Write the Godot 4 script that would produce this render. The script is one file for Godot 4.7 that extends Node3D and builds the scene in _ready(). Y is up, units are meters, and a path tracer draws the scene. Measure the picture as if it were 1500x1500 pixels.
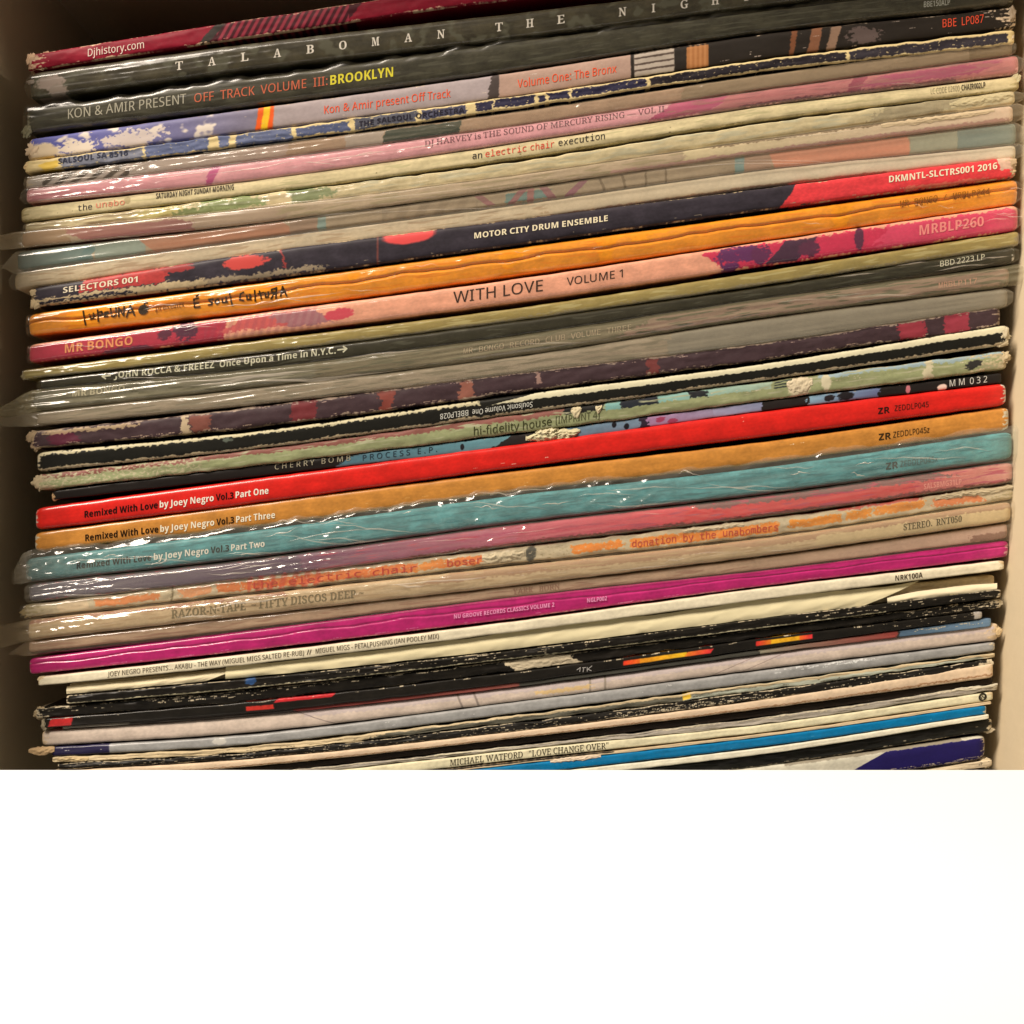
extends Node3D
# A stack of record sleeves in an off-white shelf compartment behind a white sloping board.
# Plans are measured on the plane of the spines in steps of 0.22 mm, 750 / 750 being the middle.
const U := 0.00022
const EYE := 0.5
const COLS: Array[float] = [75.0, 375.0, 750.0, 1125.0, 1425.0]
const TEX_W := 1456

var noise_fine: PackedByteArray
var noise_streak: PackedByteArray
var noise_coarse: PackedByteArray
var wrinkle := FastNoiseLite.new()
var wobble := FastNoiseLite.new()
var rng := RandomNumberGenerator.new()
var fonts := {}
var mats := {}
var stack: Array = []


func _ready() -> void:
	rng.seed = 4711
	# camera
	var cam := Camera3D.new()
	cam.name = "camera"
	cam.position = Vector3(0, 0, EYE)
	cam.fov = rad_to_deg(2.0 * atan(750.0 * U / EYE))
	cam.near = 0.02
	cam.far = 20.0
	add_child(cam)
	cam.current = true
	# air and light: a warm dim room, one shaded ceiling lamp above, in front and to one side
	var env := Environment.new()
	env.background_mode = Environment.BG_COLOR
	env.background_color = Color(1.0, 0.94, 0.85)
	env.background_energy_multiplier = 0.16
	env.tonemap_mode = Environment.TONE_MAPPER_LINEAR
	env.tonemap_exposure = 1.0
	env.sdfgi_enabled = true
	env.ssao_enabled = true
	env.ssil_enabled = true
	var we := WorldEnvironment.new()
	we.name = "room_air"
	we.environment = env
	add_child(we)
	var lamp := AreaLight3D.new()
	lamp.name = "ceiling_lamp"
	lamp.area_size = Vector2(0.75, 0.75)
	lamp.area_range = 6.0
	lamp.area_attenuation = 2.0
	lamp.light_color = Color(1.0, 0.94, 0.87)
	lamp.light_energy = 8.9
	lamp.shadow_enabled = true
	add_child(lamp)
	lamp.position = Vector3(-0.43, 0.72, 0.54) * 2.3
	lamp.look_at_from_position(lamp.position, Vector3(0, -0.02, 0), Vector3.UP)

	prepare()
	build_setting()
	build_records()


# ---------------------------------------------------------------- helpers

func prepare() -> void:
	noise_fine = noise_bytes(0.12, 4, TEX_W, 64, 11)
	noise_coarse = noise_bytes(0.022, 3, TEX_W, 64, 23)
	var f := FastNoiseLite.new()
	f.seed = 37
	f.frequency = 0.10
	f.fractal_octaves = 3
	var im := f.get_image(TEX_W / 7, 64)
	im.resize(TEX_W, 64, Image.INTERPOLATE_CUBIC)
	im.convert(Image.FORMAT_L8)
	noise_streak = im.get_data()
	wrinkle.seed = 5
	wrinkle.noise_type = FastNoiseLite.TYPE_SIMPLEX_SMOOTH
	wrinkle.frequency = 1.0
	wrinkle.fractal_type = FastNoiseLite.FRACTAL_NONE
	wobble.seed = 9
	wobble.frequency = 1.0
	wobble.fractal_octaves = 3
	for spec in [["sans", "Droid Sans", 400], ["sansb", "Droid Sans", 700], ["serif", "Droid Serif", 400], ["serifb", "Droid Serif", 700], ["mono", "Droid Sans Mono", 400]]:
		var sf := SystemFont.new()
		sf.font_names = PackedStringArray([spec[1]])
		sf.font_weight = spec[2]
		fonts[spec[0]] = sf


func noise_bytes(freq: float, oct: int, w: int, h: int, sd: int) -> PackedByteArray:
	var f := FastNoiseLite.new()
	f.seed = sd
	f.frequency = freq
	f.fractal_octaves = oct
	var im := f.get_image(w, h)
	im.convert(Image.FORMAT_L8)
	return im.get_data()


func grid(w: float, h: float, z: float) -> Vector3:
	return Vector3((w - 750.0) * U, (750.0 - h) * U, z)


# the base colour of a surface that shows as r, g, b where this lamp lights it k times as strongly as the middle of the stack
func c(r: float, g: float, b: float, k := 1.0) -> Color:
	var l := Color(r / 255.0, g / 255.0, b / 255.0).srgb_to_linear()
	return Color(minf(l.r / (1.06 * k), 0.84), minf(l.g / (0.955 * k), 0.79), minf(l.b / (0.80 * k), 0.70)).linear_to_srgb()


func part(called: String, mesh: Mesh, m: Material, parent: Node) -> MeshInstance3D:
	var o := MeshInstance3D.new()
	o.name = called
	o.mesh = mesh
	o.material_override = m
	parent.add_child(o, true)
	return o


func plain(col: Color, rough := 0.6, spec := 0.5) -> StandardMaterial3D:
	var key := "%s %s %s" % [col, rough, spec]
	if not mats.has(key):
		var m := StandardMaterial3D.new()
		m.albedo_color = col
		m.roughness = rough
		m.metallic_specular = spec
		mats[key] = m
	return mats[key]


func film(haze: float, col: Color, rough := 0.12) -> StandardMaterial3D:
	var key := "film %s %s %s" % [haze, col, rough]
	if not mats.has(key):
		var m := StandardMaterial3D.new()
		m.transparency = BaseMaterial3D.TRANSPARENCY_ALPHA
		m.albedo_color = Color(col.r, col.g, col.b, haze)
		m.roughness = rough
		m.cull_mode = BaseMaterial3D.CULL_DISABLED
		mats[key] = m
	return mats[key]


# a sheet of nx by ny corners, rows running along the width; faces towards +z when rows go down
func sheet(v: PackedVector3Array, uv: PackedVector2Array, nx: int, ny: int) -> ArrayMesh:
	var n := PackedVector3Array()
	n.resize(v.size())
	for j in ny:
		for i in nx:
			var a := v[j * nx + mini(i + 1, nx - 1)] - v[j * nx + maxi(i - 1, 0)]
			var b := v[mini(j + 1, ny - 1) * nx + i] - v[maxi(j - 1, 0) * nx + i]
			n[j * nx + i] = b.cross(a).normalized()
	var idx := PackedInt32Array()
	idx.resize((nx - 1) * (ny - 1) * 6)
	var k := 0
	for j in ny - 1:
		for i in nx - 1:
			var p := j * nx + i
			idx[k] = p
			idx[k + 1] = p + 1
			idx[k + 2] = p + nx + 1
			idx[k + 3] = p
			idx[k + 4] = p + nx + 1
			idx[k + 5] = p + nx
			k += 6
	var arr := []
	arr.resize(Mesh.ARRAY_MAX)
	arr[Mesh.ARRAY_VERTEX] = v
	arr[Mesh.ARRAY_NORMAL] = n
	arr[Mesh.ARRAY_TEX_UV] = uv
	arr[Mesh.ARRAY_INDEX] = idx
	var m := ArrayMesh.new()
	m.add_surface_from_arrays(Mesh.PRIMITIVE_TRIANGLES, arr)
	return m


func curve(a: Array, x: float) -> float:
	if x <= COLS[0]:
		return a[0] + (a[1] - a[0]) / (COLS[1] - COLS[0]) * (x - COLS[0])
	for i in 4:
		if x <= COLS[i + 1] or i == 3:
			var t := (x - COLS[i]) / (COLS[i + 1] - COLS[i])
			if t > 1.0:
				return a[3] + (a[4] - a[3]) * t
			var m0: float = (a[i + 1] - a[maxi(i - 1, 0)]) / (COLS[i + 1] - COLS[maxi(i - 1, 0)]) * (COLS[i + 1] - COLS[i])
			var m1: float = (a[mini(i + 2, 4)] - a[i]) / (COLS[mini(i + 2, 4)] - COLS[i]) * (COLS[i + 1] - COLS[i])
			var t2 := t * t
			var t3 := t2 * t
			return (2 * t3 - 3 * t2 + 1) * a[i] + (t3 - 2 * t2 + t) * m0 + (-2 * t3 + 3 * t2) * a[i + 1] + (t3 - t2) * m1
	return a[4]


# ---------------------------------------------------------------- print and wear on the spines

func paint(r: Dictionary) -> ImageTexture:
	var l: float = r.l
	var w: float = r.r - r.l
	var h := clampi(int(r.thick * 1.5), 16, 60)
	var buf := PackedColorArray()
	buf.resize(TEX_W * h)
	buf.fill(r.base)
	var off: int = rng.randi() % TEX_W
	var per := w / TEX_W
	# paper is never one flat tone
	var tone: float = r.get("tone", 0.04)
	for y in h:
		for x in TEX_W:
			var q := y * TEX_W + (x + off) % TEX_W
			var k := 1.0 + (noise_coarse[q] * 1.4 + noise_streak[q] * 0.6) / 255.0 * tone * 2.0 - tone * 2.0 + (noise_fine[q] / 255.0 - 0.5) * (0.05 + tone)
			var d := buf[y * TEX_W + x]
			buf[y * TEX_W + x] = Color(d.r * k, d.g * k, d.b * k)
	for op in r.get("ops", []):
		var kind: String = op[0]
		if kind == "rect" or kind == "fade":
			# x0, x1, v0, v1, colour (, colour at x1), ragged, slant
			var col: Color = op[5]
			var col2: Color = op[6] if kind == "fade" else col
			var o := 7 if kind == "fade" else 6
			var rag: float = op[o] if op.size() > o else 2.0
			var slant: float = op[o + 1] if op.size() > o + 1 else 0.0
			var reach := absf(slant) + rag * 2.0 + 3.0
			for y in h:
				var v := (y + 0.5) / h
				for x in range(maxi(0, int((op[1] - l - reach) / per)), mini(TEX_W, int((op[2] - l + reach) / per))):
					var q := y * TEX_W + (x + off) % TEX_W
					var f := noise_fine[q] / 255.0 - 0.5
					var g := noise_coarse[q] / 255.0 - 0.5
					var px := l + (x + 0.5) * per + slant * (v - 0.5) + (f + g) * rag * 2.0
					var vv := v + (f * 0.05 + g * 0.03) * minf(rag, 4.0)
					var m := clampf(minf(px - op[1], op[2] - px) / 1.5 + 0.5, 0.0, 1.0) * clampf(minf(vv - op[3], op[4] - vv) * h * 0.6 + 0.5, 0.0, 1.0)
					if m > 0.0:
						var cc := col if kind == "rect" else col.lerp(col2, clampf((px - op[1]) / (op[2] - op[1]), 0.0, 1.0))
						var s := 1.0 + (f + g) * tone * 1.6
						buf[y * TEX_W + x] = buf[y * TEX_W + x].lerp(Color(cc.r * s, cc.g * s, cc.b * s), m * cc.a)
		elif kind == "blob":
			# x, v, rx, rv, colour, ragged
			var col: Color = op[5]
			for y in h:
				var dv: float = ((y + 0.5) / h - op[2]) / op[4]
				for x in range(maxi(0, int((op[1] - op[3] * 1.6 - l) / per)), mini(TEX_W, int((op[1] + op[3] * 1.6 - l) / per))):
					var q := y * TEX_W + (x + off) % TEX_W
					var dx: float = (l + (x + 0.5) * per - op[1]) / op[3]
					var e := dx * dx + dv * dv + ((noise_fine[q] + noise_coarse[q]) / 255.0 - 1.0) * float(op[6])
					var m := clampf((1.0 - e) * 3.0, 0.0, 1.0)
					if m > 0.0:
						buf[y * TEX_W + x] = buf[y * TEX_W + x].lerp(col, m * col.a)
		elif kind == "mottle":
			# x0, x1, colour, threshold, which noise
			var col: Color = op[3]
			var src: PackedByteArray = noise_coarse if op[5] == "c" else noise_streak if op[5] == "s" else noise_fine
			var shift: int = rng.randi() % TEX_W
			for y in h:
				for x in range(maxi(0, int((op[1] - l) / per)), mini(TEX_W, int((op[2] - l) / per))):
					var m := clampf((src[y * TEX_W + (x + shift) % TEX_W] / 255.0 - float(op[4])) * 7.0, 0.0, 1.0)
					var px := l + x * per
					m *= clampf(minf(px - op[1], op[2] - px) / 12.0, 0.0, 1.0)
					if m > 0.0:
						buf[y * TEX_W + x] = buf[y * TEX_W + x].lerp(col, m * col.a)
		elif kind == "hatch":
			# x0, x1, period, slant, colour
			var col: Color = op[5]
			for y in h:
				var v := (y + 0.5) / h
				for x in range(maxi(0, int((op[1] - l) / per)), mini(TEX_W, int((op[2] - l) / per))):
					var ph := fposmod((l + x * per + float(op[4]) * v) / float(op[3]), 1.0)
					var m := clampf((0.25 - absf(ph - 0.5)) * 6.0 + 0.5, 0.0, 1.0)
					buf[y * TEX_W + x] = buf[y * TEX_W + x].lerp(col, m * col.a)
		elif kind == "wear":
			# top, bottom (shares of the height), left, right (lengths), patches (0 none .. 1), colour
			var col: Color = op[6]
			var shift: int = rng.randi() % TEX_W
			for y in h:
				var v := (y + 0.5) / h
				for x in TEX_W:
					var q := y * TEX_W + (x + shift) % TEX_W
					var px := (x + 0.5) * per
					var f := noise_fine[q] / 255.0 - 0.5
					var g := noise_streak[q] / 255.0 - 0.5
					var e := 9.0
					if op[1] > 0.0:
						e = minf(e, v / float(op[1]))
					if op[2] > 0.0:
						e = minf(e, (1.0 - v) / float(op[2]))
					if op[3] > 0.0:
						e = minf(e, px / float(op[3]))
					if op[4] > 0.0:
						e = minf(e, (w - px) / float(op[4]))
					var m := clampf((0.5 - e + f * 1.1 + g * 1.6) * 4.0, 0.0, 1.0)
					if op[5] > 0.0:
						m = maxf(m, clampf((f * 0.6 + g - 0.62 + float(op[5]) * 0.5) * 9.0, 0.0, 1.0))
					if m > 0.0:
						var s := 0.93 + f * 0.3
						buf[y * TEX_W + x] = buf[y * TEX_W + x].lerp(Color(col.r * s, col.g * s, col.b * s), m)
		elif kind == "flecks":
			# how many, colour, v0, v1, longest (, x0, x1): short scuffs along the spine
			var col: Color = op[2]
			var fx0: float = op[6] if op.size() > 6 else r.l
			var fx1: float = op[7] if op.size() > 7 else r.r
			for k in int(op[1]):
				var cx := int((rng.randf_range(fx0, fx1) - l) / per)
				var cy := int(rng.randf_range(op[3], op[4]) * h)
				var len := int(rng.randf_range(1.0, op[5]) * rng.randf())
				var hh := rng.randi() % 2
				for x in range(cx, cx + len + 2):
					for y in range(cy, cy + hh + 1):
						if x >= 0 and x < TEX_W and y >= 0 and y < h and noise_fine[(y * TEX_W + x * 3) % noise_fine.size()] > 100:
							buf[y * TEX_W + x] = buf[y * TEX_W + x].lerp(col, 0.85)
	var bytes := PackedByteArray()
	bytes.resize(TEX_W * h * 3)
	for i in TEX_W * h:
		var d := buf[i]
		bytes[i * 3] = clampi(int(d.r * 255.0), 0, 255)
		bytes[i * 3 + 1] = clampi(int(d.g * 255.0), 0, 255)
		bytes[i * 3 + 2] = clampi(int(d.b * 255.0), 0, 255)
	return ImageTexture.create_from_image(Image.create_from_data(TEX_W, h, false, Image.FORMAT_RGB8, bytes))


# ---------------------------------------------------------------- one record in its sleeve

func edge_top(r: Dictionary, x: float) -> float:
	return curve(r.t, x) + wobble.get_noise_2d(x * 0.02, r.seed) * r.wob * 2.0


func edge_bottom(r: Dictionary, x: float) -> float:
	return curve(r.b, x) + wobble.get_noise_2d(x * 0.02, r.seed + 50.0) * r.wob * 2.0


# how far the spine stands forward at x, v
func front(r: Dictionary, x: float, v: float) -> float:
	var th: float = r.thick * U
	var a := absf(2.0 * v - 1.0)
	var z: float = r.z - th * r.bulge * (1.0 - pow(maxf(1.0 - pow(a, r.square), 0.0), 1.0 / r.square))
	z += wobble.get_noise_3d(x * 0.011, v * 1.3, r.seed) * 0.00026 * r.dent
	if r.dent > 1.0:
		z += wobble.get_noise_3d(x * 0.05, v * 2.0, r.seed + 7.0) * 0.0001 * r.dent
	if r.has("crease"):
		var d: float = v - (r.crease[0] + wobble.get_noise_2d(x * 0.008, 3.0) * 0.12)
		z -= r.crease[1] * (exp(-d * d * 500.0) + 0.6 * smoothstep(0.0, 0.5, d))
	return z


func sleeve_mesh(r: Dictionary) -> ArrayMesh:
	var xs := PackedFloat32Array()
	for k in [0.0, 0.8, 2.0, 3.6, 6.0, 9.0, 13.0]:
		xs.append(r.l + k)
	var n := 320 if r.dent > 1.0 else 170
	for i in range(1, n):
		xs.append(lerpf(r.l + 13.0, r.r - 13.0, float(i) / n))
	for k in [13.0, 9.0, 6.0, 3.6, 2.0, 0.8, 0.0]:
		xs.append(r.r - k)
	var nx := xs.size()
	var m := 31 if r.has("crease") else 15
	var v := PackedVector3Array()
	var uv := PackedVector2Array()
	# rows: back top, front rows, back bottom
	for j in range(-2, m + 2):
		var jj := clampi(j, 0, m - 1)
		var s := 0.5 - 0.5 * cos(PI * jj / (m - 1.0))
		s = lerpf(s, jj / (m - 1.0), 0.8 if r.has("crease") else 0.35)
		for i in nx:
			var x := xs[i]
			var t := edge_top(r, x)
			var b := edge_bottom(r, x)
			var e: float = minf(x - r.l, r.r - x) / (0.4 * r.thick + 2.0)
			var k := sqrt(1.0 - pow(1.0 - clampf(e, 0.0, 1.0), 2.0))
			var mid := (t + b) * 0.5
			var half := (b - t) * 0.5 * (0.62 + 0.38 * k)
			var z: float = front(r, x, s) - (1.0 - k) * r.thick * U * 0.45
			if j < 0 or j >= m:
				z = -0.31 if j == -2 or j == m + 1 else z - 0.0002
			v.append(grid(x, mid + half * (2.0 * s - 1.0), z))
			uv.append(Vector2((x - r.l) / (r.r - r.l), 0.5 if j < 0 or j >= m else clampf(s, 0.02, 0.98)))
	var mesh := sheet(v, uv, nx, m + 4)
	# close both ends
	var st := SurfaceTool.new()
	st.begin(Mesh.PRIMITIVE_TRIANGLES)
	for end in [0, nx - 1]:
		var u := 0.001 if end == 0 else 0.999
		for j in range(0, (m + 4) / 2):
			var a := v[j * nx + end]
			var b := v[(j + 1) * nx + end]
			var d := v[(m + 3 - j) * nx + end]
			var e := v[(m + 2 - j) * nx + end]
			for tri in ([[a, b, e], [a, e, d]] if end == 0 else [[a, e, b], [a, d, e]]):
				for p in tri:
					st.set_uv(Vector2(u, 0.5))
					st.set_normal(Vector3(-1 if end == 0 else 1, 0, 0))
					st.add_vertex(p)
	st.commit(mesh)
	return mesh


func rec(called: String, l: float, rr: float, t: Array, b: Array, look: Dictionary, label: String) -> Dictionary:
	var r := {"l": l, "r": rr, "t": t, "b": b, "seed": stack.size() * 13.7 + 1.0, "z": rng.randf_range(-0.0012, 0.0012), "bulge": 0.22, "square": 4.0, "dent": 0.4, "wob": 0.35, "rough": 0.5, "spec": 0.3}
	r.merge(look, true)
	r.bulge = minf(r.bulge, 0.25)
	r.square = maxf(r.square, 2.8)
	var sum := 0.0
	for i in 5:
		sum += b[i] - t[i]
	r.thick = sum / 5.0
	var o := Node3D.new()
	o.name = called
	o.set_meta("label", label)
	o.set_meta("category", "record")
	o.set_meta("group", "records in the stack")
	add_child(o, true)
	r.node = o
	stack.append(r)
	var m := StandardMaterial3D.new()
	m.albedo_texture = paint(r)
	m.roughness = r.rough
	m.metallic_specular = r.spec
	m.texture_repeat = false
	if r.has("coat"):
		m.clearcoat_enabled = true
		m.clearcoat = r.coat
		m.clearcoat_roughness = 0.18
	r.mat = m
	part("cover", sleeve_mesh(r), m, o)
	return r


# lettering printed on a spine: x0 .. x1 is where it runs, v its middle, cap the height of its capitals
func letters(r: Dictionary, text: String, x0: float, x1: float, v: float, cap: float, col: Color, font := "sans", turned := false) -> void:
	var tm := TextMesh.new()
	tm.font = fonts[font]
	tm.font_size = 48
	tm.pixel_size = 1.0 / 48.0
	tm.depth = 0.0
	tm.curve_step = 1.5
	tm.text = "H"
	var ref := tm.get_aabb()
	tm.text = text
	var arr := tm.surface_get_arrays(0)
	var src: PackedVector3Array = arr[Mesh.ARRAY_VERTEX]
	if src.is_empty():
		return
	var box := tm.get_aabb()
	var sc := cap / ref.size.y
	var midline := ref.position.y + ref.size.y * 0.5
	var out := PackedVector3Array()
	var nor := PackedVector3Array()
	for p in src:
		var f := (p.x - box.position.x) / box.size.x
		var up := (p.y - midline) * sc
		if turned:
			f = 1.0 - f
			up = -up
		var x := lerpf(x0, x1, f)
		var t := edge_top(r, x)
		var b := edge_bottom(r, x)
		var y := lerpf(t, b, v) - up
		out.append(grid(x, y, front(r, x, clampf((y - t) / (b - t), 0.02, 0.98)) + (0.0004 if r.has("crease") else 0.00013)))
		nor.append(Vector3(0, 0, 1))
	arr[Mesh.ARRAY_VERTEX] = out
	arr[Mesh.ARRAY_NORMAL] = nor
	arr[Mesh.ARRAY_TANGENT] = null
	var mesh := ArrayMesh.new()
	mesh.add_surface_from_arrays(Mesh.PRIMITIVE_TRIANGLES, arr)
	part("lettering", mesh, plain(col, 0.6, 0.2), r.node)


# pen strokes on a spine, for hand lettering and small marks: each stroke a run of points (x, height above the middle)
func strokes(r: Dictionary, called: String, lines: Array, v: float, wide: float, col: Color) -> void:
	var st := SurfaceTool.new()
	st.begin(Mesh.PRIMITIVE_TRIANGLES)
	st.set_normal(Vector3(0, 0, 1))
	for line in lines:
		var fine := []
		for i in line.size() - 1:
			var pieces := maxi(1, int(ceil(line[i].distance_to(line[i + 1]) / 3.0)))
			for k in pieces:
				fine.append(line[i].lerp(line[i + 1], float(k) / pieces))
		fine.append(line[-1])
		for i in fine.size() - 1:
			var a: Vector2 = fine[i]
			var b: Vector2 = fine[i + 1]
			var dir := (b - a).normalized()
			a -= dir * wide * 0.3
			b += dir * wide * 0.3
			var side := Vector2(-dir.y, dir.x) * wide * 0.5
			var q := []
			for p in [a + side, b + side, b - side, a - side]:
				var t := edge_top(r, p.x)
				var bo := edge_bottom(r, p.x)
				var y := lerpf(t, bo, v) - float(p.y)
				q.append(grid(p.x, y, front(r, p.x, clampf((y - t) / (bo - t), 0.02, 0.98)) + 0.0002 + (i % 7) * 0.000004))
			for k in [0, 1, 2, 0, 2, 3]:
				st.add_vertex(q[k])
	part(called, st.commit(), plain(col, 0.6, 0.2), r.node)


# the clear outer sleeve: a film over the spine that may reach past its ends
func pouch(r: Dictionary, p: Dictionary) -> void:
	var d := {"x0": r.l - 3.0, "x1": r.r + 3.0, "dt": -1.0, "db": 1.0, "lift": 0.0007, "haze": 0.1, "col": Color(0.8, 0.78, 0.72), "long": 0.00012, "fine": 0.00006, "fx": 0.035, "fy": 0.11, "rough": 0.17, "tip": 0.0, "tip_size": 4.0, "left": 0.0, "wave": 0.0}
	d.merge(p, true)
	var nx := 520 if d.fine > 0.00005 else 300
	var ny := 22
	var v := PackedVector3Array()
	var uv := PackedVector2Array()
	for j in ny:
		var s := j / (ny - 1.0)
		for i in nx:
			var x := lerpf(d.x0, d.x1, i / (nx - 1.0))
			var wave: float = d.wave * wobble.get_noise_2d(x * 0.013, r.seed + 90.0)
			var t: float = edge_top(r, x) + d.dt + wave
			var b: float = edge_bottom(r, x) + d.db
			var over := clampf((r.l - x) / maxf(r.l - d.x0, 1.0), 0.0, 1.0)
			if over > 0.0:
				var mid: float = (t + b) * 0.5 + d.tip * over
				var half := lerpf((b - t) * 0.5, d.tip_size * 0.5, smoothstep(0.0, 1.0, over))
				t = mid - half
				b = mid + half
			var end := clampf((d.x1 - x) / 8.0, 0.0, 1.0)
			if end < 1.0:
				var mid := (t + b) * 0.5
				t = lerpf(mid, t, 0.6 + 0.4 * end)
				b = lerpf(mid, b, 0.6 + 0.4 * end)
			var y := lerpf(t, b, s)
			var base_z := front(r, clampf(x, r.l, r.r), 0.5)
			var a := absf(2.0 * s - 1.0)
			var z: float = base_z + d.lift - 0.0016 * pow(a, 6.0) * minf(r.thick / 20.0, 1.6)
			var near_left: float = 1.0 + 0.6 * d.left * smoothstep(330.0, 60.0, x)
			z += 0.6 * d.long * near_left * (1.0 - 2.0 * absf(wrinkle.get_noise_3d(x * 0.004, y * 0.075 + x * 0.0105, r.seed)))
			if d.fine > 0.0:
				var patch := smoothstep(-0.25, 0.5, wrinkle.get_noise_2d(x * 0.006, r.seed + 3.0))
				z += d.fine * near_left * (0.25 + 1.1 * patch) * (1.0 - 2.2 * absf(wrinkle.get_noise_3d(x * d.fx + y * 0.03, y * d.fy, r.seed + 20.0)))
				z += d.fine * 0.5 * patch * wrinkle.get_noise_3d(x * d.fx * 2.6, y * d.fy * 1.9 - x * 0.04, r.seed + 40.0)
			if over > 0.0:
				z -= 0.002 * over
			v.append(grid(x, y, z))
			uv.append(Vector2(i / (nx - 1.0), s))
	var o := part("plastic_sleeve", sheet(v, uv, nx, ny), film(d.haze, d.col, d.rough), r.node)
	if r.l - d.x0 > 12.0:
		# past the spine one looks through the back of the film as well
		var cut := int((r.l + 14.0 - d.x0) / (d.x1 - d.x0) * (nx - 1)) + 1
		var bv := PackedVector3Array()
		var buv := PackedVector2Array()
		for j in ny:
			for i in cut:
				var q := v[j * nx + i]
				var a := absf(2.0 * j / (ny - 1.0) - 1.0)
				bv.append(Vector3(q.x, q.y, q.z - (0.0026 + 0.001 * wobble.get_noise_2d(q.x * 300.0, q.y * 400.0)) * (1.0 - pow(a, 4.0)) - 0.00005))
				buv.append(uv[j * nx + i])
		part("film_back", sheet(bv, buv, cut, ny), film(minf(d.haze * 2.3, 0.5), d.col, d.rough), o)
	# creases in the film that catch the light, and its folded edges, where it is thickest
	for e in d.get("creases", []):
		for n in int(e[0]):
			var st := SurfaceTool.new()
			st.begin(Mesh.PRIMITIVE_TRIANGLES)
			var len := rng.randf_range(e[3] * 0.3, e[3])
			var sx := rng.randf_range(e[1], e[2] - len * 0.5)
			var row := rng.randf_range(0.08, 0.9)
			var lean := rng.randf_range(-0.35, 0.8)
			var last := []
			var steps := 16
			for i in steps + 1:
				var f := float(i) / steps
				var fx := clampf((sx + len * f - d.x0) / (d.x1 - d.x0), 0.0, 1.0) * (nx - 1)
				var fy := clampf(row + lean * (f - 0.5) * len / 160.0 + 0.16 * wobble.get_noise_2d(f * 0.8 + n * 9.0, row * 40.0), 0.03, 0.97) * (ny - 1)
				var q := v[int(fy) * nx + int(fx)].lerp(v[mini(int(fy) + 1, ny - 1) * nx + int(fx)], fy - int(fy)) + Vector3(0, 0, 0.0002)
				var wide: float = U * float(e[4]) * 0.5 * sin(PI * clampf(f, 0.03, 0.97)) * (0.5 + absf(wobble.get_noise_2d(f * 3.0, n * 3.0)))
				var now := [q + Vector3(0, wide, 0), q + Vector3(0, 0, 0.00012), q - Vector3(0, wide, 0)]
				if i > 0:
					for k in 2:
						for corner in [last[k], now[k], now[k + 1], last[k], now[k + 1], last[k + 1]]:
							st.add_vertex(corner)
				last = now
			st.generate_normals()
			part("film_crease", st.commit(), film(e[5] * 0.7, Color(0.9, 0.86, 0.8), 0.2), o)
	for e in d.get("seams", []):
		var row: int = int(e[0] * (ny - 1))
		var st := SurfaceTool.new()
		st.begin(Mesh.PRIMITIVE_TRIANGLES)
		var from := int(clampf((e[1] - d.x0) / (d.x1 - d.x0), 0.0, 1.0) * (nx - 1))
		var to := int(clampf((e[2] - d.x0) / (d.x1 - d.x0), 0.0, 1.0) * (nx - 1))
		var wide: float = e[3] * U * 0.5
		for i in range(from, to):
			var qa := v[row * nx + i] + Vector3(0, 0, 0.0002)
			var qb := v[row * nx + i + 1] + Vector3(0, 0, 0.0002)
			var wa := Vector3(0, wide * (0.7 + 0.9 * absf(wobble.get_noise_2d(i * 0.05, 4.0))), 0)
			for tri in [[qa + wa, qb + wa, qb + Vector3(0, 0, 0.0003)], [qa + wa, qb + Vector3(0, 0, 0.0003), qa + Vector3(0, 0, 0.0003)], [qa + Vector3(0, 0, 0.0003), qb + Vector3(0, 0, 0.0003), qb - wa], [qa + Vector3(0, 0, 0.0003), qb - wa, qa - wa]]:
				for q in tri:
					st.add_vertex(q)
		st.generate_normals()
		part("folded_edge", st.commit(), film(e[4], Color(0.85, 0.83, 0.78), 0.2), o)


# a worn corner where the board has gone soft and split
func fray(r: Dictionary, x: float, v: float, rx: float, ry: float, col: Color, called := "frayed_corner", flat := 0.28) -> void:
	var n := 22
	var m := 12
	var vv := PackedVector3Array()
	var uv := PackedVector2Array()
	var y := lerpf(edge_top(r, clampf(x, r.l, r.r)), edge_bottom(r, clampf(x, r.l, r.r)), v)
	var z := front(r, clampf(x, r.l + 6.0, r.r - 6.0), 0.5) - 0.0006
	var slope := -0.12
	for j in m:
		var la := PI * j / (m - 1.0)
		for i in n:
			var lo := TAU * i / (n - 1.0)
			var dir := Vector3(sin(la) * cos(lo), cos(la), sin(la) * sin(lo))
			var k := 0.8 + 0.6 * wobble.get_noise_3d(dir.x * 1.7 + x, dir.y * 1.7 + r.seed, dir.z * 1.7) + 0.22 * wobble.get_noise_3d(dir.x * 7.0 + x, dir.y * 7.0, dir.z * 7.0)
			var d := dir * k
			vv.append(grid(x + d.x * rx, y - d.y * ry + d.x * rx * slope, z + d.z * ry * U * flat))
			uv.append(Vector2(0.3 + 0.3 * i / n, j / float(m)))
	part(called, sheet(vv, uv, n, m), plain(col, 0.85, 0.3), r.node)


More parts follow.
